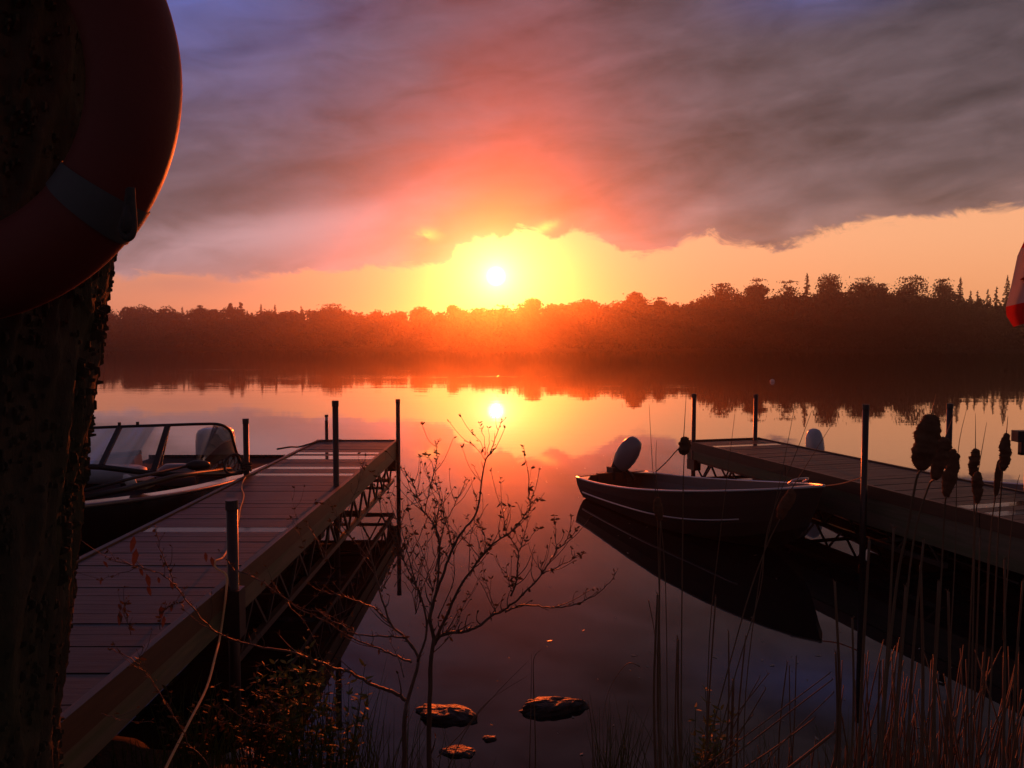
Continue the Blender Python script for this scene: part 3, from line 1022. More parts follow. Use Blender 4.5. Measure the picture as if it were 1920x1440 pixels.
def fishing_boat(label, stern, bow, B, stern_w, z_st, z_bow, cowl, tilt, motor_s, benches=(.22, .48, .74)):
    d = Vector((bow[0] - stern[0], bow[1] - stern[1], 0))
    L = d.length
    rz = math.atan2(-d.x, d.y)
    t = thing('fishing_boat', label, 'boat', (stern[0], stern[1], 0), rz)
    bg, zg, pt = hull_shape(L, B, stern_w, z_st, z_bow)
    skin(pt).build('hull', 'hull', t, smooth=False)
    inner = skin(pt, off=.03, floor=.045, tmax=.985)
    inner.build('hull_liner', 'hull_in', t)
    for s in (-1, 1):
        m = MB()
        m.tube([pt(k / 30, s, 0) + Vector((-s * .012, 0, .006)) for k in range(31)], .019, 8, flat=.8)
        m.build('gunwale', 'alu', t, smooth=True)
        m = MB()
        m.tube([pt(.03 + k / 26 * .80, s, 2) + Vector((s * .010, 0, .012 + .03 * (k / 26))) for k in range(27)], .013, 6)
        m.build('spray_rail', 'alu', t, smooth=True)
    w = stern_w / 2
    m = MB(); m.box(-w + .02, w - .02, -.02, .03, z_st - .06, z_st + .02); m.box(-.24, .24, -.03, .045, z_st - .24, z_st + .035); m.build('transom_board', 'rim', t)
    for s in (-1, 1):
        m = MB(); m.add([(s * (w - .01), .03, z_st + .015), (s * (w - .22), .03, z_st + .015), (s * (w - .01), .30, zg(.07) + .015),
                         (s * (w - .01), .03, z_st - .005), (s * (w - .22), .03, z_st - .005), (s * (w - .01), .30, zg(.07) - .005)],
                        [(0, 1, 2), (5, 4, 3), (0, 3, 4, 1), (1, 4, 5, 2), (2, 5, 3, 0)]); m.build('corner_plate', 'alu', t)
    for bt in benches:
        m = MB()
        y_ = L * bt
        wd = bg(bt) * .93 - .03
        wd2 = bg(min(bt + .06, .97)) * .93 - .03
        zt = zg(bt) - .17
        a = [(-wd * .6, y_, zt - .16), (wd * .6, y_, zt - .16), (wd2 * .6, y_ + .26, zt - .16), (-wd2 * .6, y_ + .26, zt - .16), (-wd, y_, zt), (wd, y_, zt), (wd2, y_ + .26, zt), (-wd2, y_ + .26, zt)]
        m.add(a, [(4, 5, 6, 7), (0, 1, 5, 4), (1, 2, 6, 5), (2, 3, 7, 6), (3, 0, 4, 7)])
        m.build('bench_seat', 'hull_in', t)
    # bow handle and eye
    m = MB()
    yb = L * .93
    m.tube(smooth_path([(-.10, yb - .1, z_bow - .02), (-.09, yb - .02, z_bow + .035), (.09, yb - .02, z_bow + .035), (.10, yb - .1, z_bow - .02)], 4), .011, 7)
    m.build('bow_handle', 'alu', t, smooth=True)
    m = MB(); m.add([(-bg(.86) + .02, L * .86, zg(.86) + .004), (bg(.86) - .02, L * .86, zg(.86) + .004), (bg(.93) - .01, L * .93, zg(.93) + .004), (0, L - .02, zg(1) + .004), (-bg(.93) + .01, L * .93, zg(.93) + .004)], [(0, 1, 2, 3, 4)])
    m.build('bow_plate', 'alu', t)
    outboard(t, (-.10, -.06, z_st + .03), tilt, motor_s, cowl, steer=math.radians(36) if tilt else 0.0)
    return t


BOAT = fishing_boat('open aluminium fishing boat with its outboard tilted up, moored beside the right dock', (1.44, 11.12), (3.10, 7.62), 1.50, 1.18, .31, .78,
                    'cowl', math.radians(40), .98)
BOAT2 = fishing_boat('low boat mostly hidden behind the right dock with its pale outboard cowl showing', (4.70, 12.0), (6.05, 7.3), 1.6, 1.3, .26, .74,
                     'cowl_white', math.radians(0), .95)

# runabout moored on the left of the left dock
def runabout():
    t = thing('runabout', 'dark bass boat with low windscreen moored against the left dock', 'boat', (-4.6, 12.0, 0), PI)
    # local +y points towards the camera (bow), local x is mirrored: world x = -4 - lx
    L = 6.4
    bg, zg, pt = hull_shape(L, 2.3, 2.2, .38, .90, draft=.25, fl=.84)
    skin(pt, 34).build('hull', 'darkgel', t, smooth=True)
    for s in (-1, 1):
        m = MB(); m.tube([pt(k / 34, s, 0) for k in range(35)], .03, 8, flat=.8); m.build('rub_rail', 'gel_rim', t, smooth=True)
        m = MB()
        m.grid(lambda i, j: pt(j / 30 * .97, s, 0) + Vector((-s * (.0, .13)[i] * (1 - .0 * j), 0, (.02, .035)[i])), 2, 31)
        m.build('side_deck', 'darkgel', t, smooth=True)
    # cockpit floor, fore deck and aft deck
    m = MB(); m.grid(lambda i, j: Vector(((-1, 1)[i] * (bg(j / 20 * .9) - .05), L * .9 * j / 20, .30)), 2, 21); m.build('cockpit_floor', 'carpet', t)
    m = MB(); m.grid(lambda i, j: Vector(((-1, -.5, .5, 1)[i] * max(0.01, bg(.62 + j / 14 * .36) - .06), L * (.62 + j / 14 * .36), zg(.62 + j / 14 * .36) + (-.10, -.07, -.07, -.10)[i])), 4, 15); m.build('fore_deck', 'carpet', t)
    m = MB(); m.box(-1.0, 1.0, .05, 1.1, .30, .43); m.build('aft_deck', 'carpet', t)
    m = MB(); m.box(-1.05, 1.05, -.03, .05, .05, .48); m.build('transom', 'darkgel', t)
    # windscreen: three panes and a wrapped corner, rail on top
    def W(px, py, D):
        p = P(px, py, D * 1.14)
        return Vector((-4.6 - p.x, 12.0 - p.y, p.z))
    rail = [W(120, 803, 7.15), W(175, 802, 7.2), (W(225, 800, 7.25)), W(315, 797, 7.32), W(380, 795, 7.42), W(412, 796, 7.52), W(430, 806, 7.66), W(437, 826, 7.8), W(446, 856, 8.0), W(456, 880, 8.15)]
    rp = smooth_path(rail, 5)
    m = MB(); m.tube(rp, .016, 8); m.build('windscreen_rail', 'black', t, smooth=True)
    base = [W(100, 872, 6.75), W(150, 872, 6.8), W(190, 872, 6.85), W(288, 884, 6.92), W(350, 886, 7.15), W(385, 886, 7.4), W(410, 886, 7.65), W(425, 886, 7.8), W(440, 884, 8.0), W(454, 882, 8.12)]
    bp = smooth_path(base, 5)
    for (a, b_) in ((0, 10), (10, 15), (15, 45)):
        m = MB(); m.grid(lambda i, j: (bp if i == 0 else rp)[a + j], 2, b_ - a + 1); m.build('windscreen_pane', 'glass', t, smooth=True)
    m = MB(); m.bar(base[2], rail[2], .05, .03); m.build('windscreen_pillar', 'black', t)
    m = MB(); m.bar(base[3], rail[3], .055, .03); m.build('windscreen_pillar', 'black', t)
    m = MB(); m.bar(W(302, 872, 7.1), W(318, 800, 7.4), .014, .014); m.build('windscreen_strut', 'black', t)
    m = MB(); m.tube(smooth_path([p + Vector((0, 0, -.02)) for p in base], 3), .03, 7); m.build('windscreen_base', 'black', t, smooth=True)
    for q in ((224, 797, 7.25), (258, 796, 7.28)):
        c0 = W(*q); m = MB(); m.box(-.012, .012, -.012, .012, -.01, .03, Matrix.Translation(c0)); m.build('snap_fitting', 'black', t)
    # seats and console seen through the screen
    T = lambda px, py, D: Matrix.Translation(W(px, py, D))
    m = MB(); m.rings([(-.10, .30, .20, 0, 0), (-.03, .33, .23, 0, 0), (.03, .32, .22, 0, 0), (.06, .26, .17, 0, 0)], 24, 3.4, T(215, 885, 7.6)); m.build('seat_cushion', 'seat', t, smooth=True)
    m = MB(); m.rings([(-.2, .20, .08, 0, 0), (.05, .23, .10, 0, 0), (.14, .18, .08, 0, 0)], 20, 2.6, T(160, 885, 8.2)); m.build('seat_back', 'motor_dark', t, smooth=True)
    m = MB(); m.box(-.21, .21, -.10, .10, -.07, .07, T(228, 867, 8.4) @ Matrix.Rotation(.10, 4, 'Y')); m.build('console', 'orange_lit_box', t)
    m = MB(); m.box(-.22, .20, -.09, .09, .075, .125, T(228, 867, 8.4) @ Matrix.Rotation(.10, 4, 'Y')); m.build('console_screen', 'motor_dark', t)
    m = MB(); m.rings([(-.2, .26, .1, 0, 0), (0, .24, .1, 0, 0), (.07, .14, .07, 0, 0)], 20, 2.2, T(330, 880, 8.8)); m.build('seat_back', 'cowl', t, smooth=True)
    m = MB(); m.box(-.5, .5, -.05, .05, -.2, .0, T(300, 893, 8.9)); m.build('bench', 'motor_dark', t)
    # white fender tip and tray on the fore deck
    m = MB(); m.rings([(-.02, .012, .012, 0, 0), (.03, .05, .05, .01, 0), (.09, .055, .055, .04, 0), (.13, .02, .02, .07, 0)], 12, 2, T(250, 915, 6.5)); m.build('fender', 'white', t, smooth=True)
    m = MB(); m.box(-.075, .075, -.10, .10, -.045, .045, T(268, 906, 6.9)); m.build('tray', 'box_olive', t)
    # trolling motor stowed along the fore deck
    m = MB(); m.tube([W(150, 922, 5.9), W(250, 896, 6.4), W(350, 874, 6.95)], .016, 8); m.build('trolling_motor_shaft', 'black', t, smooth=True)
    A, Bq = W(348, 873, 6.95), W(394, 872, 7.1)
    dd = (Bq - A)
    m = MB(); m.tube([A + dd * k for k in (0, .12, .3, .55, .8, .95, 1)], [.012, .035, .052, .056, .048, .03, .008], 12); m.build('trolling_motor_head', 'black', t, smooth=True)
    m = MB(); m.tube([W(150, 935, 5.9), W(230, 918, 6.2), W(330, 893, 6.9), W(430, 880, 7.9)], .03, 7); m.build('deck_rail', 'black', t, smooth=True)
    outboard(t, (.13, -.22, .24), 0.0, 1.16, 'cowl_wet', 'box')
    return t


runabout()

# post with a box head at the right edge, on the far boat
th = thing('pole_mounted_box', 'dark red post carrying a black box at the right edge behind the dock', 'post', tuple(P(1926, 888, 8.6)))
o_ = th.location.copy()
m = MB(); m.tube([(0, 0, -.9), (0, 0, .30)], .028, 10); m.build('pole', 'post', th, smooth=True)
m = MB(); m.box(-.155, .12, -.06, .06, .36, .485); m.build('box_head', 'black', th)
m = MB(); m.box(-.095, -.065, -.03, .03, .22, .36); m.box(-.095, .03, -.03, .03, .21, .24); m.box(-.03, .03, -.03, .03, .24, .36); m.build('bracket', 'black', th)

# ------------------------------------------------------------------ ropes
def rope(label, pts, r, mat, sub=5, loc=None):
    m = MB()
    pp = smooth_path(pts, sub)
    m.tube(pp, r, 6)
    o = m.build('rope', mat, smooth=True)
    return tag(o, label, 'rope')


rope('dark mooring line sagging from the bass boat to the far end of the left dock', [P(520, 842, 9.6), P(545, 838, 10.0), P(560, 838, 10.3), P(582, 832, 10.6), P(600, 827, 10.95), P(640, 825, 11.0)], .012, 'rope_dark')
rope('dark stern line of the fishing boat tied to the far corner of the right dock', [P(1228, 886, 11.3), P(1250, 866, 11.3), P(1276, 838, 11.35), P(1298, 832, 11.3)], .008, 'rope_dark')
rope('thin bow line from the fishing boat to the near post of the right dock', [P(1545, 911, 7.65), P(1580, 906, 7.65), P(1622, 893, 7.62)], .006, 'rope_light')
rp = [P(462, 893, 8.1), P(456, 902, 7.6), P(453, 915, 7.3), P(457, 930, 6.9), P(450, 955, 6.4), P(447, 975, 6.0), P(436, 1000, 5.6), P(429, 1025, 5.2), P(418, 1045, 4.6), P(404, 1052, 4.35), P(405, 1065, 4.3), P(424, 1078, 4.25), P(424, 1110, 4.2), P(413, 1190, 4.1)]
rp2 = [P(415, 1190, 4.1), P(403, 1233, 3.8), P(387, 1290, 3.5), P(353, 1357, 3.2), P(310, 1442, 2.95), P(290, 1500, 2.8)]
rope('sunlit yellow rope hanging in a wavy line from the left dock posts to the bank', rp + rp2[1:], .0060, 'rope_light')
m = MB()
for k in range(4):
    zz = LZ + .04 + k * .03
    m.tube([(-2.84 + .05 * math.cos(a), 8.2 + .05 * math.sin(a), zz + .012 * math.sin(a * 1.5 + k)) for a in np.linspace(0, 2 * PI, 18)], .012, 6)
m.tube(smooth_path([(-2.84 + .10 * math.cos(a) - .10, 8.12 + .05 * math.sin(a), LZ + .12 + .10 * math.sin(a)) for a in np.linspace(0, 5.6, 12)], 2), .013, 6)
tag(m.build('rope', 'rope_dark', smooth=True), 'dark rope coiled around the post beside the bass boat windscreen', 'rope')

# ------------------------------------------------------------------ near tree and life ring
def trunk_axis(z):
    return Vector((float(np.interp(z, [0, .6, 1.2, 1.5, 1.8, 2.1, 2.4, 3.4], [-1.16, -1.10, -1.075, -1.06, -1.02, -.975, -.925, -.80])), 1.36, z))


tr = thing('tree', 'large rough barked tree trunk filling the left edge with a life ring on it', 'tree', (-1.1, 1.36, 0))
nu, nv = 220, 420


def trunk_pt(i, j):
    z = .3 + j * (3.4 - .3) / (nv - 1)
    a = 2 * PI * i / nu
    c = trunk_axis(z)
    p = Vector((math.cos(a) * 4, math.sin(a) * 4, z * 1.5))
    rdg = 1 - abs(mnoise.noise(p * 1.6 + Vector((0, 0, z * .8))))
    n2_ = mnoise.noise(Vector((math.cos(a) * 10, math.sin(a) * 10, z * 7)))
    n3_ = mnoise.noise(Vector((math.cos(a) * 26, math.sin(a) * 26, z * 55)))
    r = .200 + .018 * rdg ** 3 + .008 * n2_ + .004 * n3_ + .008 * mnoise.noise(Vector((math.cos(a), math.sin(a), z * 2.6)))
    return Vector((c.x + r * math.cos(a) + 1.1, r * math.sin(a), z))


m = MB(); m.grid(trunk_pt, nu, nv, close_u=True)
m.build('trunk', 'bark', tr, smooth=True)
m = MB()
for k in range(3600):
    z = random.uniform(.6, 3.0)
    a = random.uniform(-1.6, 1.0)
    c = trunk_axis(z)
    r = .212 + random.uniform(-.004, .006)
    p = Vector((c.x + 1.1 + r * math.cos(a), r * math.sin(a), z))
    out = Vector((math.cos(a), math.sin(a), 0))
    tan = Vector((-math.sin(a), math.cos(a), 0))
    w, h, d_ = random.uniform(.0025, .006), random.uniform(.004, .014), random.uniform(-.002, .0045)
    b0 = p - out * .012
    vs = [b0 - tan * w - Vector((0, 0, h)), b0 + tan * w - Vector((0, 0, h)), b0 + tan * w * .8 + Vector((0, 0, h)), b0 - tan * w * .8 + Vector((0, 0, h)),
          p + out * d_ - tan * w * .5 - Vector((0, 0, h * .3)), p + out * (d_ * .7) + tan * w * .5, p + out * d_ * .4 + tan * w * .3 + Vector((0, 0, h * .6)), p + out * d_ - tan * w * .4 + Vector((0, 0, h * .5))]
    m.add(vs, [(4, 5, 6, 7), (0, 1, 5, 4), (1, 2, 6, 5), (2, 3, 7, 6), (3, 0, 4, 7)])
o = m.build('bark_flakes', 'bark', tr)
o['kind'] = 'stuff'

RC = P(-122, 149, 1.09)
ring = thing('life_ring', 'dark orange life ring with grey tape bands hung on the tree trunk', 'life ring', (RC.x, RC.y, RC.z), 0)
RM, Rm = .2765, .062


def ring_pt(ang_, b_, grow=0.0, dep=.052):
    R_ = RM + (Rm + grow) * math.cos(b_)
    return Vector((R_ * math.cos(ang_), (dep + grow) * math.sin(b_), R_ * math.sin(ang_)))


m = MB(); m.grid(lambda i, j: ring_pt(2 * PI * j / 159, 2 * PI * i / 36), 36, 160, close_u=True)
m.build('ring_body', 'ring', ring, smooth=True)
for q in range(4):
    ac = -math.radians(37) + q * PI / 2
    m = MB(); m.grid(lambda i, j: ring_pt(ac + (j / 9 - .5) * .165, 2 * PI * i / 36, .0022), 36, 10, close_u=True)
    m.build('tape_band', 'band', ring, smooth=True)
# grab line loop hanging at the lower right
def ringpx(px, py, D=.995):
    return P(px, py, D) - RC


pp = smooth_path([ringpx(246, 352), ringpx(247, 375), ringpx(249, 400), ringpx(250, 425), ringpx(247, 440), ringpx(240, 446), ringpx(232, 440), ringpx(228, 428), ringpx(236, 402), ringpx(240, 380), ringpx(243, 355)], 5)
m = MB(); m.tube(pp, .0050, 8); m.build('grab_line', 'rope_dark', ring, smooth=True)
m = MB(); m.tube([ringpx(240, 385), ringpx(242, 410), ringpx(240, 436)], [.005, .008, .007], 8); m.build('line_knot', 'rope_dark', ring, smooth=True)

# ------------------------------------------------------------------ flag at the right edge
FD = 4.4
fl = thing('flag', 'red and white maple leaf flag hanging limp at the right edge', 'flag', tuple(P(2010, 400, FD)))
F0 = P(2010, 400, FD)


def flag_pt(u, v, off=0.0):
    """v 0 top .. 1 bottom, u 0 left edge .. 1 towards the pole"""
    lx = float(np.interp(v, [0, .12, .33, .55, .72, .84, 1.0], [1975, 1950, 1908, 1896, 1886, 1887, 1900]))
    ly = float(np.interp(v, [0, .12, .33, .55, .72, .84, 1.0], [330, 390, 478, 535, 575, 592, 613]))
    rx, ry = 2015, ly - 14 - 22 * v
    px_ = lx + (rx - lx) * u
    py_ = ly + (ry - ly) * u
    D = FD + .05 * math.sin(u * 9 + v * 2.5) + .02 * math.sin(u * 21 + 1 + v * 5) + off
    return P(px_, py_, D) - F0


def flag_part(v0, v1, nv_):
    m_ = MB()
    m_.grid(lambda i, j: flag_pt(i / 24, v0 + (v1 - v0) * j / (nv_ - 1)), 25, nv_)
    return m_


flag_part(0, .30, 8).build('red_stripe', 'flag_red', fl, smooth=True)
flag_part(.30, .72, 12).build('white_panel', 'flag_white', fl, smooth=True)
flag_part(.72, 1.0, 10).build('red_stripe', 'flag_red', fl, smooth=True)
leafp = [(0, 1), (.14, .72), (.30, .80), (.24, .42), (.48, .62), (.54, .50), (.86, .52), (.74, .30), (.98, .14), (.52, -.18), (.56, -.34), (.05, -.26), (.07, -.85)]
leafp = leafp + [(-x_, y_) for x_, y_ in leafp[::-1]]
for off in (-.003, .003):
    m = MB()
    vs = [flag_pt(.52, .52, off)]
    # the cloth hangs turned, so the leaf lies on its side across the panel
    for x_, y_ in leafp:
        vs.append(flag_pt(.52 - y_ * .40, .52 + x_ * .15, off))
    m.add(vs, [(0, k, k % (len(leafp)) + 1) for k in range(1, len(leafp) + 1)])
    m.build('maple_leaf', 'flag_red', fl)
m = MB(); m.tube([P(2022, 250, FD) - F0, (P(2022, 640, FD) - F0), Vector(P(2022, 640, FD) - F0) + Vector((0, 0, -2.4))], .016, 10); m.build('flagpole', 'post', fl, smooth=True)

# ------------------------------------------------------------------ rocks at the water's edge
def rock(label, cx, cy, sx, sy, sz, seed, mat='rock', rz=0.0, zc=0.0):
    m_ = MB()
    nu_, nv_ = 34, 20

    def fn(i, j):
        a = 2 * PI * i / nu_
        b_ = -PI / 2 + PI * j / (nv_ - 1)
        d_ = Vector((math.cos(b_) * math.cos(a), math.cos(b_) * math.sin(a), math.sin(b_)))
        k = 1 + .28 * mnoise.noise(d_ * 1.5 + Vector((seed, 0, 0))) + .14 * mnoise.noise(d_ * 4 + Vector((0, seed, 0))) + .06 * mnoise.noise(d_ * 10)
        z = d_.z * k
        z = z if z < .7 else .7 + (z - .7) * .5
        return Vector((d_.x * k * sx, d_.y * k * sy, z * sz))
    m_.grid(fn, nu_, nv_, close_u=True)
    o_ = m_.build('rock', mat, smooth=False, loc=(cx, cy, zc))
    o_.rotation_euler = (0, 0, rz)
    return tag(o_, label, 'rock', 'rocks in the shallows')


def PW(px, py):
    p = PZ(px, py, 0)
    return p.x, p.y


x_, y_ = PW(838, 1342); rock('flat topped rock in the water behind the bush stems, catching red sun', x_, y_, .21, .11, .075, 3, rz=-.25, zc=-.022)
x_, y_ = PW(1036, 1328); rock('long rounded rock in open water right of the bush, its crest sunlit', x_, y_, .23, .10, .085, 9, rz=.2, zc=-.018)
x_, y_ = PW(858, 1410); rock('dark rock just below the flat sunlit one', x_, y_, .10, .07, .03, 14, zc=-.008)
x_, y_ = PW(918, 1386); rock('small dark stone right of the flat sunlit rock', x_, y_, .04, .03, .022, 21, zc=-.004)
rock('pale stone on the bank below the left dock', -1.42, 3.95, .07, .06, .05, 31, 'pale_rock', zc=bank_h(-1.42, 3.95) + .02)
x_, y_ = PW(1448, 716)
b = MB(); b.rings([(-.08, .05, .05, 0, 0), (-.03, .13, .13, 0, 0), (.05, .14, .14, 0, 0), (.13, .10, .10, 0, 0), (.17, .03, .03, 0, 0)], 16, 2)
tag(b.build('buoy', 'white', smooth=True, loc=(x_, y_, 0)), 'small pale buoy floating far out on the dark water', 'buoy')


m = MB()
for k in range(170):
    x0 = random.uniform(-1.3, 3.2); y0_ = random.uniform(3.9, 16) if random.random() < .6 else random.uniform(3.8, 6)
    a = random.uniform(0, PI); w_ = random.uniform(.003, .010); l_ = w_ * random.uniform(1, 3)
    c_, s_ = math.cos(a), math.sin(a)
    m.add([(x0 - c_ * l_, y0_ - s_ * l_, .002), (x0 + s_ * w_, y0_ - c_ * w_, .004), (x0 + c_ * l_, y0_ + s_ * l_, .006), (x0 - s_ * w_, y0_ + c_ * w_, .003)], [(0, 1, 2, 3)])
tag(m.build('floating_litter', 'lily'), 'tiny seeds and leaf bits floating on the still water', 'litter', kind='stuff')

# ------------------------------------------------------------------ the bare bush in front
BD = 2.75
_seed = [0]


def dpath(pts, D0, D1):
    n_ = len(pts)
    return [P(p[0], p[1], D0 + (D1 - D0) * i / (n_ - 1)) for i, p in enumerate(pts)]


def branch(parent, pts, r0, r1, D0, D1, name='branch', twigs=1.0, leaves=.5, tipbuds=True, leafmat='leaf', leaf_l=.022):
    pth = smooth_path(dpath(pts, D0, D1), 4)
    n_ = len(pth)
    pth = [p + Vector((random.gauss(0, .0012), random.gauss(0, .003), random.gauss(0, .0012))) for p in pth]
    rs = [(r0 + (r1 - r0) * (i / (n_ - 1)) ** .7) * .72 for i in range(n_)]
    wood, lf = MB(), MB()
    wood.tube(pth, rs, 7)
    for i in range(2, n_ - 1):
        d_ = (pth[i] - pth[i - 1])
        if d_.length < 1e-6: continue
        d_.normalize()
        # buds and short spurs at the nodes
        if random.random() < .75 * twigs:
            s_ = Vector((random.gauss(0, 1), random.gauss(0, .7), random.gauss(0, .6) + .6)).normalized()
            e_ = pth[i] + (d_ * .5 + s_ * .7) * random.uniform(.006, .03)
            wood.tube([pth[i], e_], [rs[i] * .6 + .0003, .0007], 5)
            if random.random() < .6:
                lf.leaf(e_, d_ + s_, (random.gauss(0, 1), 1, random.gauss(0, 1)), random.uniform(.005, .010), .0035)
        if random.random() < .22 * twigs:
            s_ = Vector((random.choice((-1, 1)) * random.uniform(.4, 1), random.gauss(0, .5), random.uniform(.2, 1))).normalized()
            L_ = random.uniform(.04, .14)
            q = [pth[i], pth[i] + (d_ * .4 + s_ * .6) * L_ * .5, pth[i] + (d_ * .5 + s_ * .5) * L_ + Vector((0, 0, L_ * .15))]
            q = smooth_path(q, 3)
            wood.tube(q, [max(.0007, rs[i] * .5 * (1 - k / len(q)) + .0006) for k in range(len(q))], 5)
            for k in range(random.choice((1, 2, 3))):
                lf.leaf(q[-1], d_ + Vector((random.gauss(0, .6), random.gauss(0, .6), random.gauss(0, .6))), (random.gauss(0, 1), 1, random.gauss(0, 1)), random.uniform(.008, .02), .006)
        if random.random() < leaves * .25:
            for k in range(random.choice((1, 2, 3))):
                lf.leaf(pth[i], Vector((random.gauss(0, 1), random.gauss(0, 1), random.gauss(0, .6))), (random.gauss(0, 1), 1, random.gauss(0, 1)), random.uniform(.5, 1.2) * leaf_l, random.uniform(.3, .5) * leaf_l)
    if tipbuds:
        for k in range(random.choice((3, 4, 6))):
            lf.leaf(pth[-1 - random.choice((0, 0, 1, 2))], Vector((random.gauss(0, .7), random.gauss(0, .6), random.uniform(.1, 1))), (random.gauss(0, 1), 1, random.gauss(0, 1)), random.uniform(.007, .016), .005)
    o_ = wood.build(name, 'stem', parent, smooth=True)
    if lf.v:
        q_ = lf.build('leaves', leafmat, o_)
        q_['kind'] = 'stuff'
    return o_


bush = thing('shrub', 'bare branching shrub with swelling buds in front of the sunset reflection', 'shrub')
# main stems
branch(bush, [(752, 1500), (757, 1440), (759, 1344), (764, 1315), (781, 1257), (783, 1227), (759, 1195), (733, 1170), (712, 1110), (700, 1060), (690, 1010)], .015, .003, 2.65, 2.95, 'stem', .5, .2)
branch(bush, [(806, 1500), (804, 1440), (805, 1344), (808, 1242), (813, 1198), (806, 1159), (817, 1115), (833, 1071), (848, 1028), (868, 995), (891, 966), (900, 926), (909, 867), (921, 844), (931, 815), (940, 790)], .015, .0012, 2.65, 2.6, 'stem', .6, .3)
branch(bush, [(783, 1240), (800, 1180), (790, 1120), (770, 1080), (752, 1040), (735, 1005), (715, 960), (712, 935)], .007, .0012, 2.7, 2.8)
branch(bush, [(817, 1115), (824, 1057), (823, 1013), (813, 984), (803, 967), (792, 955), (783, 930), (775, 908), (762, 888), (752, 873)], .006, .0012, 2.66, 2.85, leaves=.9)
branch(bush, [(823, 1010), (817, 975), (814, 938)], .003, .001, 2.75, 2.72)
branch(bush, [(815, 990), (824, 955), (840, 926)], .003, .001, 2.75, 2.7)
branch(bush, [(795, 967), (804, 926), (813, 888), (820, 862), (819, 838), (824, 824)], .003, .001, 2.8, 2.7, leaves=3.0, leaf_l=.016)
branch(bush, [(836, 985), (827, 940), (816, 902), (810, 870), (800, 850)], .003, .0009, 2.72, 2.8)
branch(bush, [(817, 1072), (826, 1020), (833, 984), (851, 949), (865, 920), (873, 897)], .0035, .001, 2.66, 2.75, leaves=1.5, leaf_l=.016)
branch(bush, [(815, 1200), (840, 1150), (854, 1115), (880, 1074), (909, 1037), (926, 1018), (950, 1004), (970, 985), (988, 961), (994, 945), (997, 930)], .009, .0014, 2.66, 2.5, leaves=1.2)
branch(bush, [(992, 940), (992, 905), (986, 867), (982, 837)], .0022, .0008, 2.5, 2.5, twigs=.6)
branch(bush, [(990, 950), (1000, 940), (1018, 934)], .0018, .0008, 2.5, 2.48)
branch(bush, [(909, 1037), (910, 1012), (903, 990), (896, 975)], .003, .001, 2.6, 2.62)
branch(bush, [(950, 1004), (944, 970), (941, 943), (938, 897)], .0026, .0008, 2.55, 2.6)
branch(bush, [(909, 862), (897, 845), (881, 830)], .0018, .0007, 2.6, 2.62, twigs=.4)
branch(bush, [(911, 850), (907, 820), (899, 793)], .0018, .0007, 2.6, 2.62, twigs=.4)
branch(bush, [(913, 848), (918, 825), (916, 803)], .0018, .0007, 2.6, 2.62, twigs=.4)
branch(bush, [(909, 850), (900, 828), (883, 808)], .0018, .0007, 2.6, 2.6, twigs=.4)
branch(bush, [(903, 910), (895, 890), (886, 873)], .0018, .0007, 2.6, 2.6, twigs=.4)
branch(bush, [(813, 1210), (826, 1192), (845, 1186), (871, 1184), (896, 1174), (921, 1156), (950, 1140), (972, 1122), (991, 1106), (1014, 1080), (1030, 1055), (1043, 1034), (1058, 1020), (1067, 1000), (1072, 969)], .010, .0012, 2.66, 2.4)
branch(bush, [(1014, 1077), (1035, 1068), (1060, 1055), (1080, 1045), (1097, 1036)], .003, .0010, 2.5, 2.4)
branch(bush, [(947, 1147), (963, 1140), (979, 1134), (1010, 1137), (1040, 1139), (1065, 1137), (1090, 1130), (1115, 1116), (1138, 1099), (1154, 1074)], .005, .0013, 2.6, 2.35, twigs=.9, leaves=.2)
branch(bush, [(958, 1118), (968, 1090), (970, 1060), (972, 1037), (962, 1015), (950, 999), (945, 985)], .005, .0014, 2.6, 2.62)
branch(bush, [(974, 1030), (992, 1010), (1014, 987)], .0024, .0009, 2.6, 2.6)
branch(bush, [(974, 1034), (983, 1005), (988, 975), (990, 955)], .0024, .0009, 2.6, 2.6)
branch(bush, [(961, 1115), (953, 1090), (949, 1060)], .0024, .001, 2.6, 2.6, leaves=1.6)
branch(bush, [(1043, 1034), (1041, 1005), (1040, 967)], .0022, .0009, 2.45, 2.5)
branch(bush, [(1014, 1080), (1014, 1065), (1014, 1054)], .0016, .0009, 2.5, 2.5)
branch(bush, [(820, 1160), (850, 1090), (851, 1050), (852, 1000)], .0034, .001, 2.68, 2.75)
branch(bush, [(805, 1230), (843, 1195), (860, 1165), (867, 1140), (880, 1110)], .0034, .001, 2.7, 2.9)
# right-hand and lower stems reaching left across the water
branch(bush, [(759, 1195), (735, 1194), (687, 1192), (660, 1186), (640, 1172), (615, 1160), (590, 1140)], .006, .002, 2.75, 2.95, leaves=1)
branch(bush, [(772, 1242), (745, 1232), (717, 1219), (687, 1207), (650, 1190), (610, 1165), (560, 1140), (515, 1108), (470, 1080), (440, 1068), (425, 1050)], .006, .0016, 2.75, 3.1, leaves=1.4)
branch(bush, [(760, 1312), (738, 1298), (717, 1291), (688, 1278), (658, 1262), (630, 1254), (598, 1240), (560, 1227), (520, 1218), (467, 1210), (413, 1190), (383, 1167), (355, 1130), (330, 1100), (315, 1065), (300, 1027), (292, 985)], .010, .0014, 2.7, 2.5, leaves=.6)
branch(bush, [(330, 1097), (300, 1075), (260, 1063), (225, 1055), (197, 1047)], .003, .0009, 2.5, 2.45, leaves=.8)
branch(bush, [(257, 1065), (225, 1075), (187, 1088)], .002, .0008, 2.48, 2.45)
branch(bush, [(733, 1168), (700, 1140), (665, 1125), (629, 1115), (600, 1110)], .005, .0016, 2.85, 3.0, leaves=1)
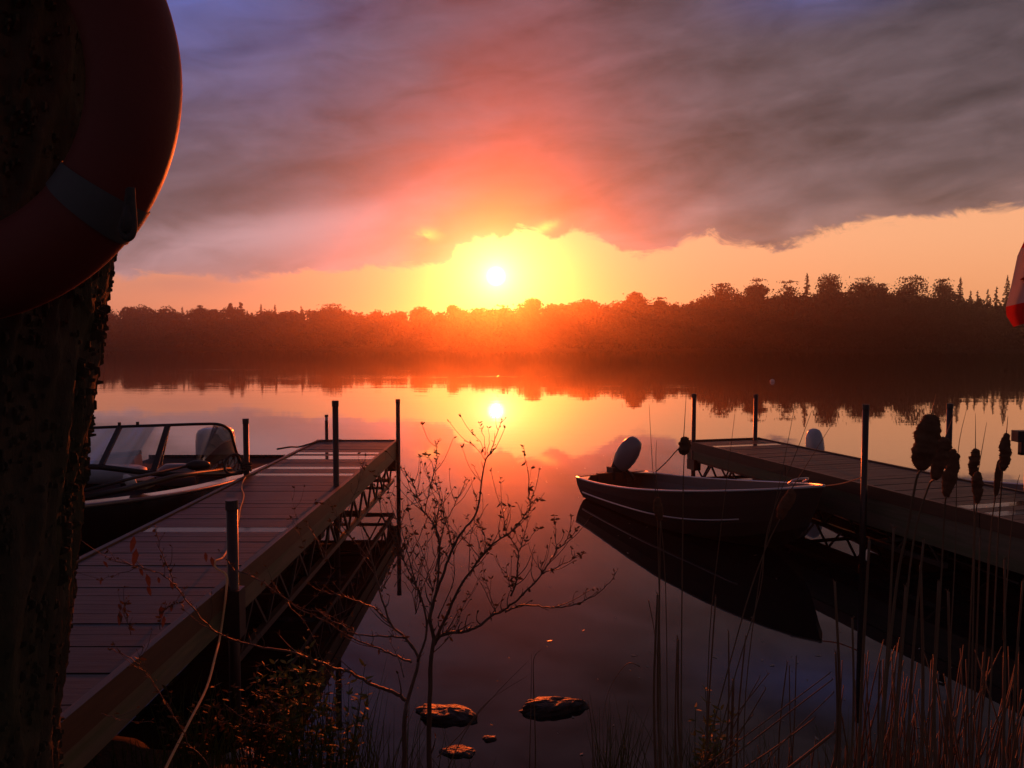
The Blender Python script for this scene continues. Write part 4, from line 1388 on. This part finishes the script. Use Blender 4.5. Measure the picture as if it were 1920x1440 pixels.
branch(bush, [(712, 1110), (725, 1085), (735, 1050), (738, 1020)], .003, .001, 2.9, 2.95)
branch(bush, [(758, 1270), (745, 1230), (730, 1200)], .003, .001, 2.7, 2.8)
branch(bush, [(700, 1060), (670, 1020), (640, 985), (625, 950), (590, 940)], .0032, .001, 2.95, 3.1, leaves=2.4)
branch(bush, [(640, 985), (655, 950), (672, 905), (680, 870)], .0022, .0009, 3.0, 3.1, leaves=1)
branch(bush, [(752, 985), (758, 960), (775, 940), (790, 925)], .0024, .0009, 2.9, 2.9, leaves=1.5)
branch(bush, [(752, 985), (735, 955), (725, 915), (690, 880)], .0024, .0009, 2.9, 3.0, leaves=1.2)
branch(bush, [(790, 1130), (770, 1060), (757, 1010), (752, 985)], .004, .002, 2.75, 2.9, leaves=1.2)

for k in range(26):
    bx, by = random.choice(((740, 1100), (780, 1150), (812, 1110), (830, 1080), (850, 1040), (800, 1180), (715, 1110), (760, 1060), (880, 1080), (900, 1045), (700, 1195), (930, 1150)))
    tx = bx + random.uniform(-70, 60); ty = by - random.uniform(60, 170)
    branch(bush, [(bx, by), (bx + (tx - bx) * .35 + random.uniform(-8, 8), by + (ty - by) * .4), (bx + (tx - bx) * .8, by + (ty - by) * .75), (tx, ty)], .0026, .0008, 2.72, random.uniform(2.6, 2.95), twigs=.7, leaves=.6)
shr2 = thing('dead_brush', 'thin leggy brush with withered leaves hanging over the left dock edge', 'brush')
branch(shr2, [(865, 1440), (857, 1400), (357, 1397), (343, 1373), (307, 1310), (273, 1260), (243, 1250)][3:][::-1][::-1], .003, .001, 2.6, 2.5, leaves=1)
branch(shr2, [(400, 1470), (387, 1427), (357, 1397), (343, 1373), (307, 1310), (273, 1262), (262, 1235), (268, 1215)], .0034, .001, 2.6, 2.5, leaves=.8)
branch(shr2, [(262, 1245), (225, 1225), (205, 1220)], .002, .0008, 2.5, 2.5)
branch(shr2, [(190, 1338), (215, 1345), (240, 1352), (290, 1354)], .002, .001, 2.6, 2.6)
branch(shr2, [(447, 1070), (487, 1087), (517, 1110), (567, 1140), (610, 1150), (660, 1180)], .003, .0015, 3.2, 2.9, leaves=2)
branch(shr2, [(540, 1130), (580, 1180), (605, 1240), (640, 1290)], .002, .001, 3.0, 2.9)
branch(shr2, [(545, 1100), (570, 1040), (560, 990), (545, 925)], .0024, .0008, 3.1, 3.3, leaves=1.2)
branch(shr2, [(560, 1150), (620, 1080), (600, 1020), (575, 985)], .0024, .0008, 3.1, 3.3, leaves=3)
branch(shr2, [(245, 1190), (240, 1165), (232, 1140), (238, 1130)], .0018, .0008, 2.5, 2.5, leaves=3)
branch(shr2, [(300, 1180), (305, 1150), (320, 1135), (345, 1130)], .0018, .0008, 2.5, 2.5, leaves=3)
branch(shr2, [(420, 1320), (455, 1345), (500, 1360), (545, 1372)], .002, .001, 2.8, 2.8, leaves=1)
branch(shr2, [(480, 1290), (510, 1320), (545, 1355)], .002, .001, 2.8, 2.8, leaves=1)
lf = MB()
for (qx, qy, L_) in ((252, 1020, .055), (256, 1045, .06), (262, 1075, .035), (275, 1090, .05), (276, 1110, .04), (297, 1090, .03), (320, 1100, .035), (225, 1160, .05), (222, 1140, .03), (302, 1150, .05), (308, 1165, .04), (385, 1045, .035), (396, 1055, .04), (322, 1140, .03), (194, 1060, .03), (188, 1092, .02)):
    p = P(qx, qy, 2.46)
    lf.leaf(p + Vector((0, 0, L_ * .5)), (random.gauss(0, .15), random.gauss(0, .3), -1), (0, 1, .2), L_, L_ * .35)
lf.build('withered_leaves', 'bud', shr2)['kind'] = 'stuff'


# ------------------------------------------------------------------ leafy weeds and grass on the near bank
def weed(label, base, h, nst, spread, mat='leaf_green', L=.05):
    t_ = thing('leafy_weed', label, 'plant', base)
    st, lv = MB(), MB()
    for k in range(nst):
        a = random.uniform(0, 2 * PI)
        top = Vector((math.cos(a) * spread * random.random(), math.sin(a) * spread * random.random(), h * random.uniform(.5, 1)))
        q = smooth_path([Vector((random.gauss(0, .02), random.gauss(0, .02), -.05)), top * .5 + Vector((random.gauss(0, .02), 0, 0)), top], 4)
        st.tube(q, [.003 - .002 * i / len(q) for i in range(len(q))], 5)
        for i in range(2, len(q)):
            for s in range(3):
                d_ = Vector((random.gauss(0, 1), random.gauss(0, 1), random.uniform(.0, .8)))
                lv.leaf(q[i], d_, (random.gauss(0, .4), random.gauss(0, .4), 1), L * random.uniform(.5, 1.2), L * .3)
    st.build('stems', mat, t_)['kind'] = 'stuff'
    lv.build('leaves', mat, t_)['kind'] = 'stuff'
    return t_


def on_bank(px, py, D):
    p = P(px, py, D)
    return (p.x, p.y, max(0, bank_h(p.x, p.y)) - .02)


weed('green leafy weed at the bottom below the middle of the left dock', on_bank(560, 1500, 3.45), .80, 20, .20)
weed('green leafy weed at the bottom left of the bush stems', on_bank(635, 1500, 3.5), .72, 18, .18)
weed('low reddish leafy weed in the dark under the left dock', on_bank(470, 1400, 3.5), .60, 18, .24, 'leaf', .04)
weed('small leafy weed beside the pale stone', on_bank(350, 1440, 3.4), .42, 14, .22, 'leaf', .04)
weed('dark leafy weed tangled among the leaning reeds', on_bank(1330, 1500, 3.4), .62, 22, .15, 'leaf_green', .045)
weed('leafy sprout in front of the lattice side of the left dock', on_bank(540, 1250, 3.6), .62, 14, .22, 'leaf', .04)
weed('tall leafy sprout over the near edge of the left dock', on_bank(600, 1250, 3.6), .78, 12, .2, 'leaf', .04)


def blades(name, label, cat, pts, h, mat, w=.0035, lean=.25, kind='stuff'):
    m_ = MB()
    for (x0, y0_, z0) in pts:
        hh_ = h * random.uniform(.45, 1.1)
        a = random.uniform(0, 2 * PI)
        l_ = random.uniform(0, lean) * hh_
        dx, dy = math.cos(a) * l_, math.sin(a) * l_
        q = [Vector((x0, y0_, z0)), Vector((x0 + dx * .25, y0_ + dy * .25, z0 + hh_ * .5)), Vector((x0 + dx, y0_ + dy, z0 + hh_))]
        m_.tube(smooth_path(q, 2), [w, w * .9, w * .8, w * .5, w * .15], 3, cap=False, flat=.4)
    o_ = m_.build(name, mat)
    return tag(o_, label, cat, kind=kind)


pts = []
for k in range(900):
    x0, y0_ = random.uniform(-2.4, 2.6), random.uniform(2.2, 3.6)
    z0 = bank_h(x0, y0_)
    if z0 > -.03:
        pts.append((x0, y0_, z0 - .02))
blades('bank_grass', 'short dark grass and litter covering the near bank', 'grass', pts, .16, 'grass')
pts = [(.47 + random.gauss(0, .06), 3.45 + random.gauss(0, .08), bank_h(.47, 3.45) - .03) for k in range(120)]
blades('grass_tuft', 'bright green grass tuft at the bottom right of the long rock', 'grass', pts, .62, 'grass', .003, .3, 'stuff')
pts = [(-.72 + random.gauss(0, .14), 3.4 + random.gauss(0, .1), bank_h(-.72, 3.4) - .03) for k in range(200)]
blades('grass_tuft', 'green grass tuft at the bottom beneath the leafy weeds', 'grass', pts, .60, 'grass', .003, .35, 'stuff')

for (cx_, cy_, n_, h0, lab) in ((.80, 3.45, 120, .52, 'dark grass tuft among the leaning reeds below the boat'), (1.10, 3.3, 120, .50, 'grass tuft at the bottom under the boat bow'), (-.30, 3.45, 70, .40, 'sparse grass tuft at the foot of the bare shrub'), (-1.05, 3.6, 140, .50, 'grass tuft under the lattice side of the left dock'), (-1.4, 3.4, 120, .45, 'grass tuft in the dark below the near dock edge'), (1.55, 3.3, 160, .55, 'grass tuft at the bottom among the thick reeds')):
    pts = [(cx_ + random.gauss(0, .09), cy_ + random.gauss(0, .08), max(-.05, bank_h(cx_, cy_)) - .03) for k in range(n_)]
    blades('grass_tuft', lab, 'grass', pts, h0, 'grass', .0028, .45, 'stuff')

# ------------------------------------------------------------------ cattails and reeds
def stalk_mesh(pts, r0, r1, D):
    q = smooth_path([P(a, b_, D + .03 * math.sin(i)) for i, (a, b_) in enumerate(pts)], 4)
    n_ = len(q)
    m_ = MB(); m_.tube(q, [r0 + (r1 - r0) * i / (n_ - 1) for i in range(n_)], 6)
    return m_, q


def cattail(label, stem, head, hw, D, tip=None, ragged=.3, r=.0035, nfluff=160):
    """stem: px path from the base up; head: px path of the seed head, bottom to top; hw: half width in px"""
    t_ = thing('cattail', label, 'cattail', group='cattails at the water edge')
    m_, q = stalk_mesh(stem + [head[0]], r, r * .6, D)
    m_.build('stalk', 'reed', t_, smooth=True)
    hp = smooth_path([P(a, b_, D) for a, b_ in head], 14)
    n_ = len(hp)
    R_ = hw / FPX * D
    sd = random.uniform(0, 50)
    vs, nn_ = [], 14
    h_ = MB()

    def fn(i, j):
        t0 = j / (n_ - 1)
        env = max(.04, math.sin(PI * min(.999, max(.001, t0)))) ** .42
        d_ = (hp[min(j + 1, n_ - 1)] - hp[max(j - 1, 0)]).normalized()
        e1 = Vector((0, 1, 0)) - d_ * d_.y; e1.normalize()
        e2 = d_.cross(e1)
        a = 2 * PI * i / nn_
        v = e1 * math.cos(a) + e2 * math.sin(a)
        k = 1 + ragged * 0.9 * mnoise.noise(Vector((math.cos(a) * .9 + sd, math.sin(a) * .9, j * .19))) + ragged * .7 * mnoise.noise(Vector((math.cos(a) * 3, math.sin(a) * 3 + sd, j * .5)))
        return hp[j] + v * R_ * env * max(.25, k)
    h_.grid(fn, nn_, n_, close_u=True)
    o_ = h_.build('seed_head', 'cattail', t_, smooth=True)
    f_ = MB()
    for k in range(nfluff):
        j = random.randrange(1, n_ - 1); i = random.randrange(nn_)
        p = fn(i, j)
        d_ = (p - hp[j]).normalized() + Vector((random.gauss(0, .3), random.gauss(0, .3), random.gauss(-.3, .5)))
        f_.leaf(p - d_ * .002, d_, (random.gauss(0, 1), 1, random.gauss(0, 1)), random.uniform(.002, .005) * (1 + R_ * 16), .0014)
    f_.build('seed_fluff', 'cattail', o_)['kind'] = 'stuff'
    if tip:
        m_, q = stalk_mesh([head[-1], ((head[-1][0] + tip[0]) / 2, (head[-1][1] + tip[1]) / 2), tip], .0016, .0005, D)
        m_.build('spike', 'reed', t_, smooth=True)
    return t_


cattail('largest shaggy cattail head, at the upper left of the right hand group', [(1648, 1500), (1660, 1300), (1682, 1090), (1702, 990), (1718, 900)], [(1727, 882), (1731, 845), (1742, 805), (1747, 777)], 21, 1.75, (1755, 738), .30, .0042, 420)
cattail('cattail overlapping the right side of the largest head', [(1672, 1500), (1690, 1240), (1712, 1020), (1740, 915)], [(1752, 900), (1760, 865), (1768, 835), (1773, 820)], 14, 1.95, (1792, 765), .35, .0034, 260)
cattail('long drooping cattail head in front of the farther post', [(1742, 1500), (1752, 1300), (1764, 1100), (1771, 960)], [(1774, 932), (1780, 900), (1787, 868), (1786, 842)], 12, 2.1, None, .4, .0034, 240)
cattail('small lumpy cattail head with a thin spike, standing clear against the bright water', [(1806, 1500), (1818, 1200), (1826, 1000), (1826, 900)], [(1826, 895), (1825, 875), (1829, 855), (1829, 841)], 9, 2.5, (1829, 775), .5, .003, 160)
cattail('thin cattail head right below the lumpy spiked one', [(1818, 1500), (1824, 1200), (1828, 1000)], [(1832, 944), (1833, 920), (1832, 900), (1834, 884)], 9, 2.3, (1850, 792), .35, .003, 160)
cattail('ragged cattail head highest at the far right', [(1846, 1500), (1862, 1200), (1872, 1000), (1878, 910)], [(1880, 883), (1884, 862), (1884, 840), (1887, 812)], 9.5, 2.3, (1890, 780), .45, .003, 180)
cattail('slim smooth cattail head left of the far right ragged one', [(1832, 1500), (1848, 1200), (1858, 1000)], [(1867, 930), (1870, 905), (1872, 885), (1874, 862)], 6, 2.5, (1876, 850), .15, .003, 70)
cattail('dark bent cattail head at the far corner of the right dock', [(1276, 1500), (1278, 1200), (1280, 1000), (1281, 910)], [(1283, 853), (1282, 842), (1284, 830), (1282, 819)], 11, 2.6, (1287, 735), .35, .0026, 160)
cattail('faded cattail head over the bow of the fishing boat', [(1300, 1500), (1345, 1330), (1400, 1130), (1435, 1030)], [(1462, 974), (1468, 955), (1480, 935), (1484, 917)], 11, 2.4, (1560, 795), .22, .0026, 200)
cattail('faded cattail head over the side of the fishing boat', [(1236, 1500), (1236, 1300), (1237, 1100)], [(1238, 976), (1235, 962), (1233, 948), (1233, 932)], 9, 2.6, None, .22, .0026, 120)

# tall thin blades, each its own plant
BL = [
    ([(1240, 1500), (1238, 1250), (1232, 960), (1224, 880), (1217, 758)], 2.7, 'tall thin reed blade left of the fishing boat motor well'),
    ([(1252, 1500), (1248, 1100), (1231, 900), (1231, 826)], 2.8, 'shorter reed blade just right of the tall thin one'),
    ([(1322, 1500), (1330, 1200), (1348, 1020), (1364, 890), (1378, 775)], 2.6, 'slender reed blade crossing the middle of the fishing boat'),
    ([(1395, 1500), (1398, 1300), (1425, 1080), (1450, 960), (1471, 860), (1492, 752)], 2.5, 'reed blade crossing the bow and rising to the dark reflection'),
    ([(1340, 1420), (1380, 1260), (1425, 1110), (1440, 990), (1500, 830), (1522, 770)], 2.3, 'leaning reed blade in front of the boat bow'),
    ([(1765, 1500), (1790, 1060), (1795, 860), (1812, 768)], 2.9, 'thick dark reed leaning right beside the farther dock post'),
    ([(1880, 1200), (1895, 1010), (1905, 920), (1912, 890)], 2.3, 'reed leaning right at the right edge of the dock planks'),
    ([(1845, 1300), (1852, 1060), (1862, 960), (1873, 864)], 2.6, 'thin reed between the two right cattails'),
    ([(1200, 1250), (1180, 1243), (1160, 1262), (1140, 1300), (1130, 1350)], 2.9, 'single curved grass blade arching over the water'),
    ([(993, 1500), (993, 1440), (995, 1340), (997, 1225)], 3.0, 'upright dead stick beside the long rock'),
    ([(1002, 1500), (1004, 1400), (1000, 1270), (1002, 1232), (1016, 1218)], 3.0, 'forked dead stick in front of the long rock'),
    ([(1108, 1500), (1112, 1420), (1108, 1350), (1102, 1312)], 3.0, 'short dead stick at the right end of the long rock'),
    ([(840, 1440), (880, 1360), (940, 1290), (990, 1240)], 2.8, 'fine pale grass stem slanting over the rocks'),
    ([(820, 1420), (865, 1375), (915, 1315), (988, 1268)], 2.8, 'second fine stem slanting below the pale one'),
]
for pts, D, lab in BL:
    m_, q = stalk_mesh(pts, .0032 if 'thick' in lab or 'stick' in lab else .0022, .0006, D)
    o_ = m_.build('reed_stalk' if 'stick' not in lab else 'dead_stick', 'reed', smooth=True)
    tag(o_, lab, 'reed' if 'stick' not in lab else 'stick')

# broken stalk stubs that can be told apart
STUBS = [
    (1572, 1500, 1565, 1092, 2.4, .0055), (1608, 1500, 1630, 1014, 2.2, .0055), (1640, 1500, 1676, 990, 2.1, .0045), (1700, 1500, 1732, 1012, 2.2, .005),
    (1560, 1500, 1567, 1225, 2.4, .005), (1590, 1500, 1598, 1160, 2.3, .0045), (1670, 1500, 1698, 1100, 2.3, .0045), (1725, 1500, 1726, 1060, 2.3, .006),
    (1755, 1500, 1760, 1090, 2.2, .0055), (1786, 1500, 1778, 1110, 2.5, .006), (1232, 1500, 1233, 1115, 2.8, .0055), (1242, 1500, 1236, 1125, 2.9, .005),
    (1282, 1500, 1272, 1200, 2.8, .005), (1268, 1500, 1270, 1195, 2.9, .004), (1322, 1500, 1342, 1120, 2.9, .004), (1352, 1500, 1366, 1185, 2.8, .004),
    (1380, 1500, 1398, 1195, 2.9, .004), (1368, 1500, 1375, 1275, 2.9, .007), (1460, 1500, 1476, 1243, 3.0, .0035), (1478, 1500, 1493, 1232, 3.0, .0032),
    (1492, 1500, 1480, 1250, 3.0, .003), (1880, 1500, 1884, 1050, 2.4, .005), (1900, 1500, 1918, 1090, 2.4, .005), (1820, 1500, 1838, 1010, 2.6, .004),
    (1290, 1458, 1556, 1262, 2.7, .0026), (1330, 1452, 1561, 1274, 2.75, .0032), (1310, 1440, 1440, 1264, 2.8, .0026), (1345, 1455, 1436, 1291, 2.8, .003),
    (1380, 1450, 1528, 1346, 2.7, .003), (1400, 1470, 1563, 1299, 2.6, .0026), (1352, 1420, 1424, 1271, 2.9, .0024), (1400, 1500, 1566, 1372, 2.5, .0065),
    (1330, 1450, 1412, 1340, 2.8, .0025), (1216, 1125, 1232, 1230, 3.1, .002), (1600, 1500, 1572, 1310, 2.4, .003), (1655, 1500, 1650, 1240, 2.5, .0045),
]
ORD = ['leftmost', 'second from the left', 'third from the left', 'fourth from the left', 'fifth from the left', 'sixth from the left', 'seventh from the left', 'eighth from the left', 'ninth from the left', 'tenth from the left', 'eleventh from the left']
GROUPS = {}
for st_ in STUBS:
    x0, y0_, x1, y1_, D, r_ = st_
    near = ('under the boat stern' if x1 < 1300 else 'below the boat bow' if x1 < 1540 else 'below the near dock post' if x1 < 1660 else 'in the thick right hand reeds')
    slant = 'slanted' if abs(x1 - x0) > 55 else 'upright'
    GROUPS.setdefault((slant, near), []).append(st_)
for (slant, near), lst in GROUPS.items():
    lst.sort(key=lambda q: q[2])
    for k, (x0, y0_, x1, y1_, D, r_) in enumerate(lst):
        bend = random.uniform(-7, 7)
        m_, q = stalk_mesh([(x0, y0_), ((x0 + x1) / 2 + bend, (y0_ + y1_) / 2), (x1, y1_)], r_, r_ * .7, D)
        # frayed broken tip
        for w_ in range(3):
            m_.tube([q[-1], q[-1] + Vector((random.gauss(0, .004), random.gauss(0, .004), random.uniform(.004, .014)))], [r_ * .35, .0004], 4)
        o_ = m_.build('broken_reed', 'reed', smooth=True)
        tag(o_, '%s of the %s snapped reed stalks %s' % (ORD[k], slant, near), 'reed', '%s snapped reed stalks %s' % (slant, near))

m_ = MB()
for k in range(620):
    x0 = random.uniform(.85, 2.1); y0_ = random.uniform(2.3, 3.5)
    if x0 < .95 + .1 and random.random() < .6: continue
    z0 = max(-.1, bank_h(x0, y0_)) - .02
    h_ = random.uniform(.2, .95) * (1.1 if x0 > 1.4 else .6)
    a = random.gauss(.06, .12)
    m_.tube(smooth_path([(x0, y0_, z0), (x0 + a * h_ * .5, y0_ + random.gauss(0, .02), z0 + h_ * .5), (x0 + a * h_, y0_ + random.gauss(0, .05), z0 + h_)], 2), [.004, .0038, .0034, .003, .002], 5)
tag(m_.build('reeds', 'reed', smooth=True), 'thicket of dry reeds crowding the bottom right shore', 'reeds', kind='stuff')

# ------------------------------------------------------------------ haze added over the lake to imitate lens glare round the sun
hz = MB()
hz.box(-640, 640, -70, 930, -2.4, 34)
hm = bpy.data.materials.new('glare_haze_air')
hm.use_nodes = True
hm.node_tree.nodes.clear()
t = NT(hm.node_tree)
pv = t.node('ShaderNodeVolumePrincipled')
pv.inputs['Color'].default_value = (1.0, 0.84, 0.74, 1)
pv.inputs['Density'].default_value = GLARE_HAZE_DENSITY
pv.inputs['Anisotropy'].default_value = GLARE_HAZE_G
out = t.node('ShaderNodeOutputMaterial')
t.l.new(pv.outputs[0], out.inputs['Volume'])
hm.cycles.homogeneous_volume = True
glare_haze = hz.build('glare_haze', hm)
tag(glare_haze, kind='stuff')
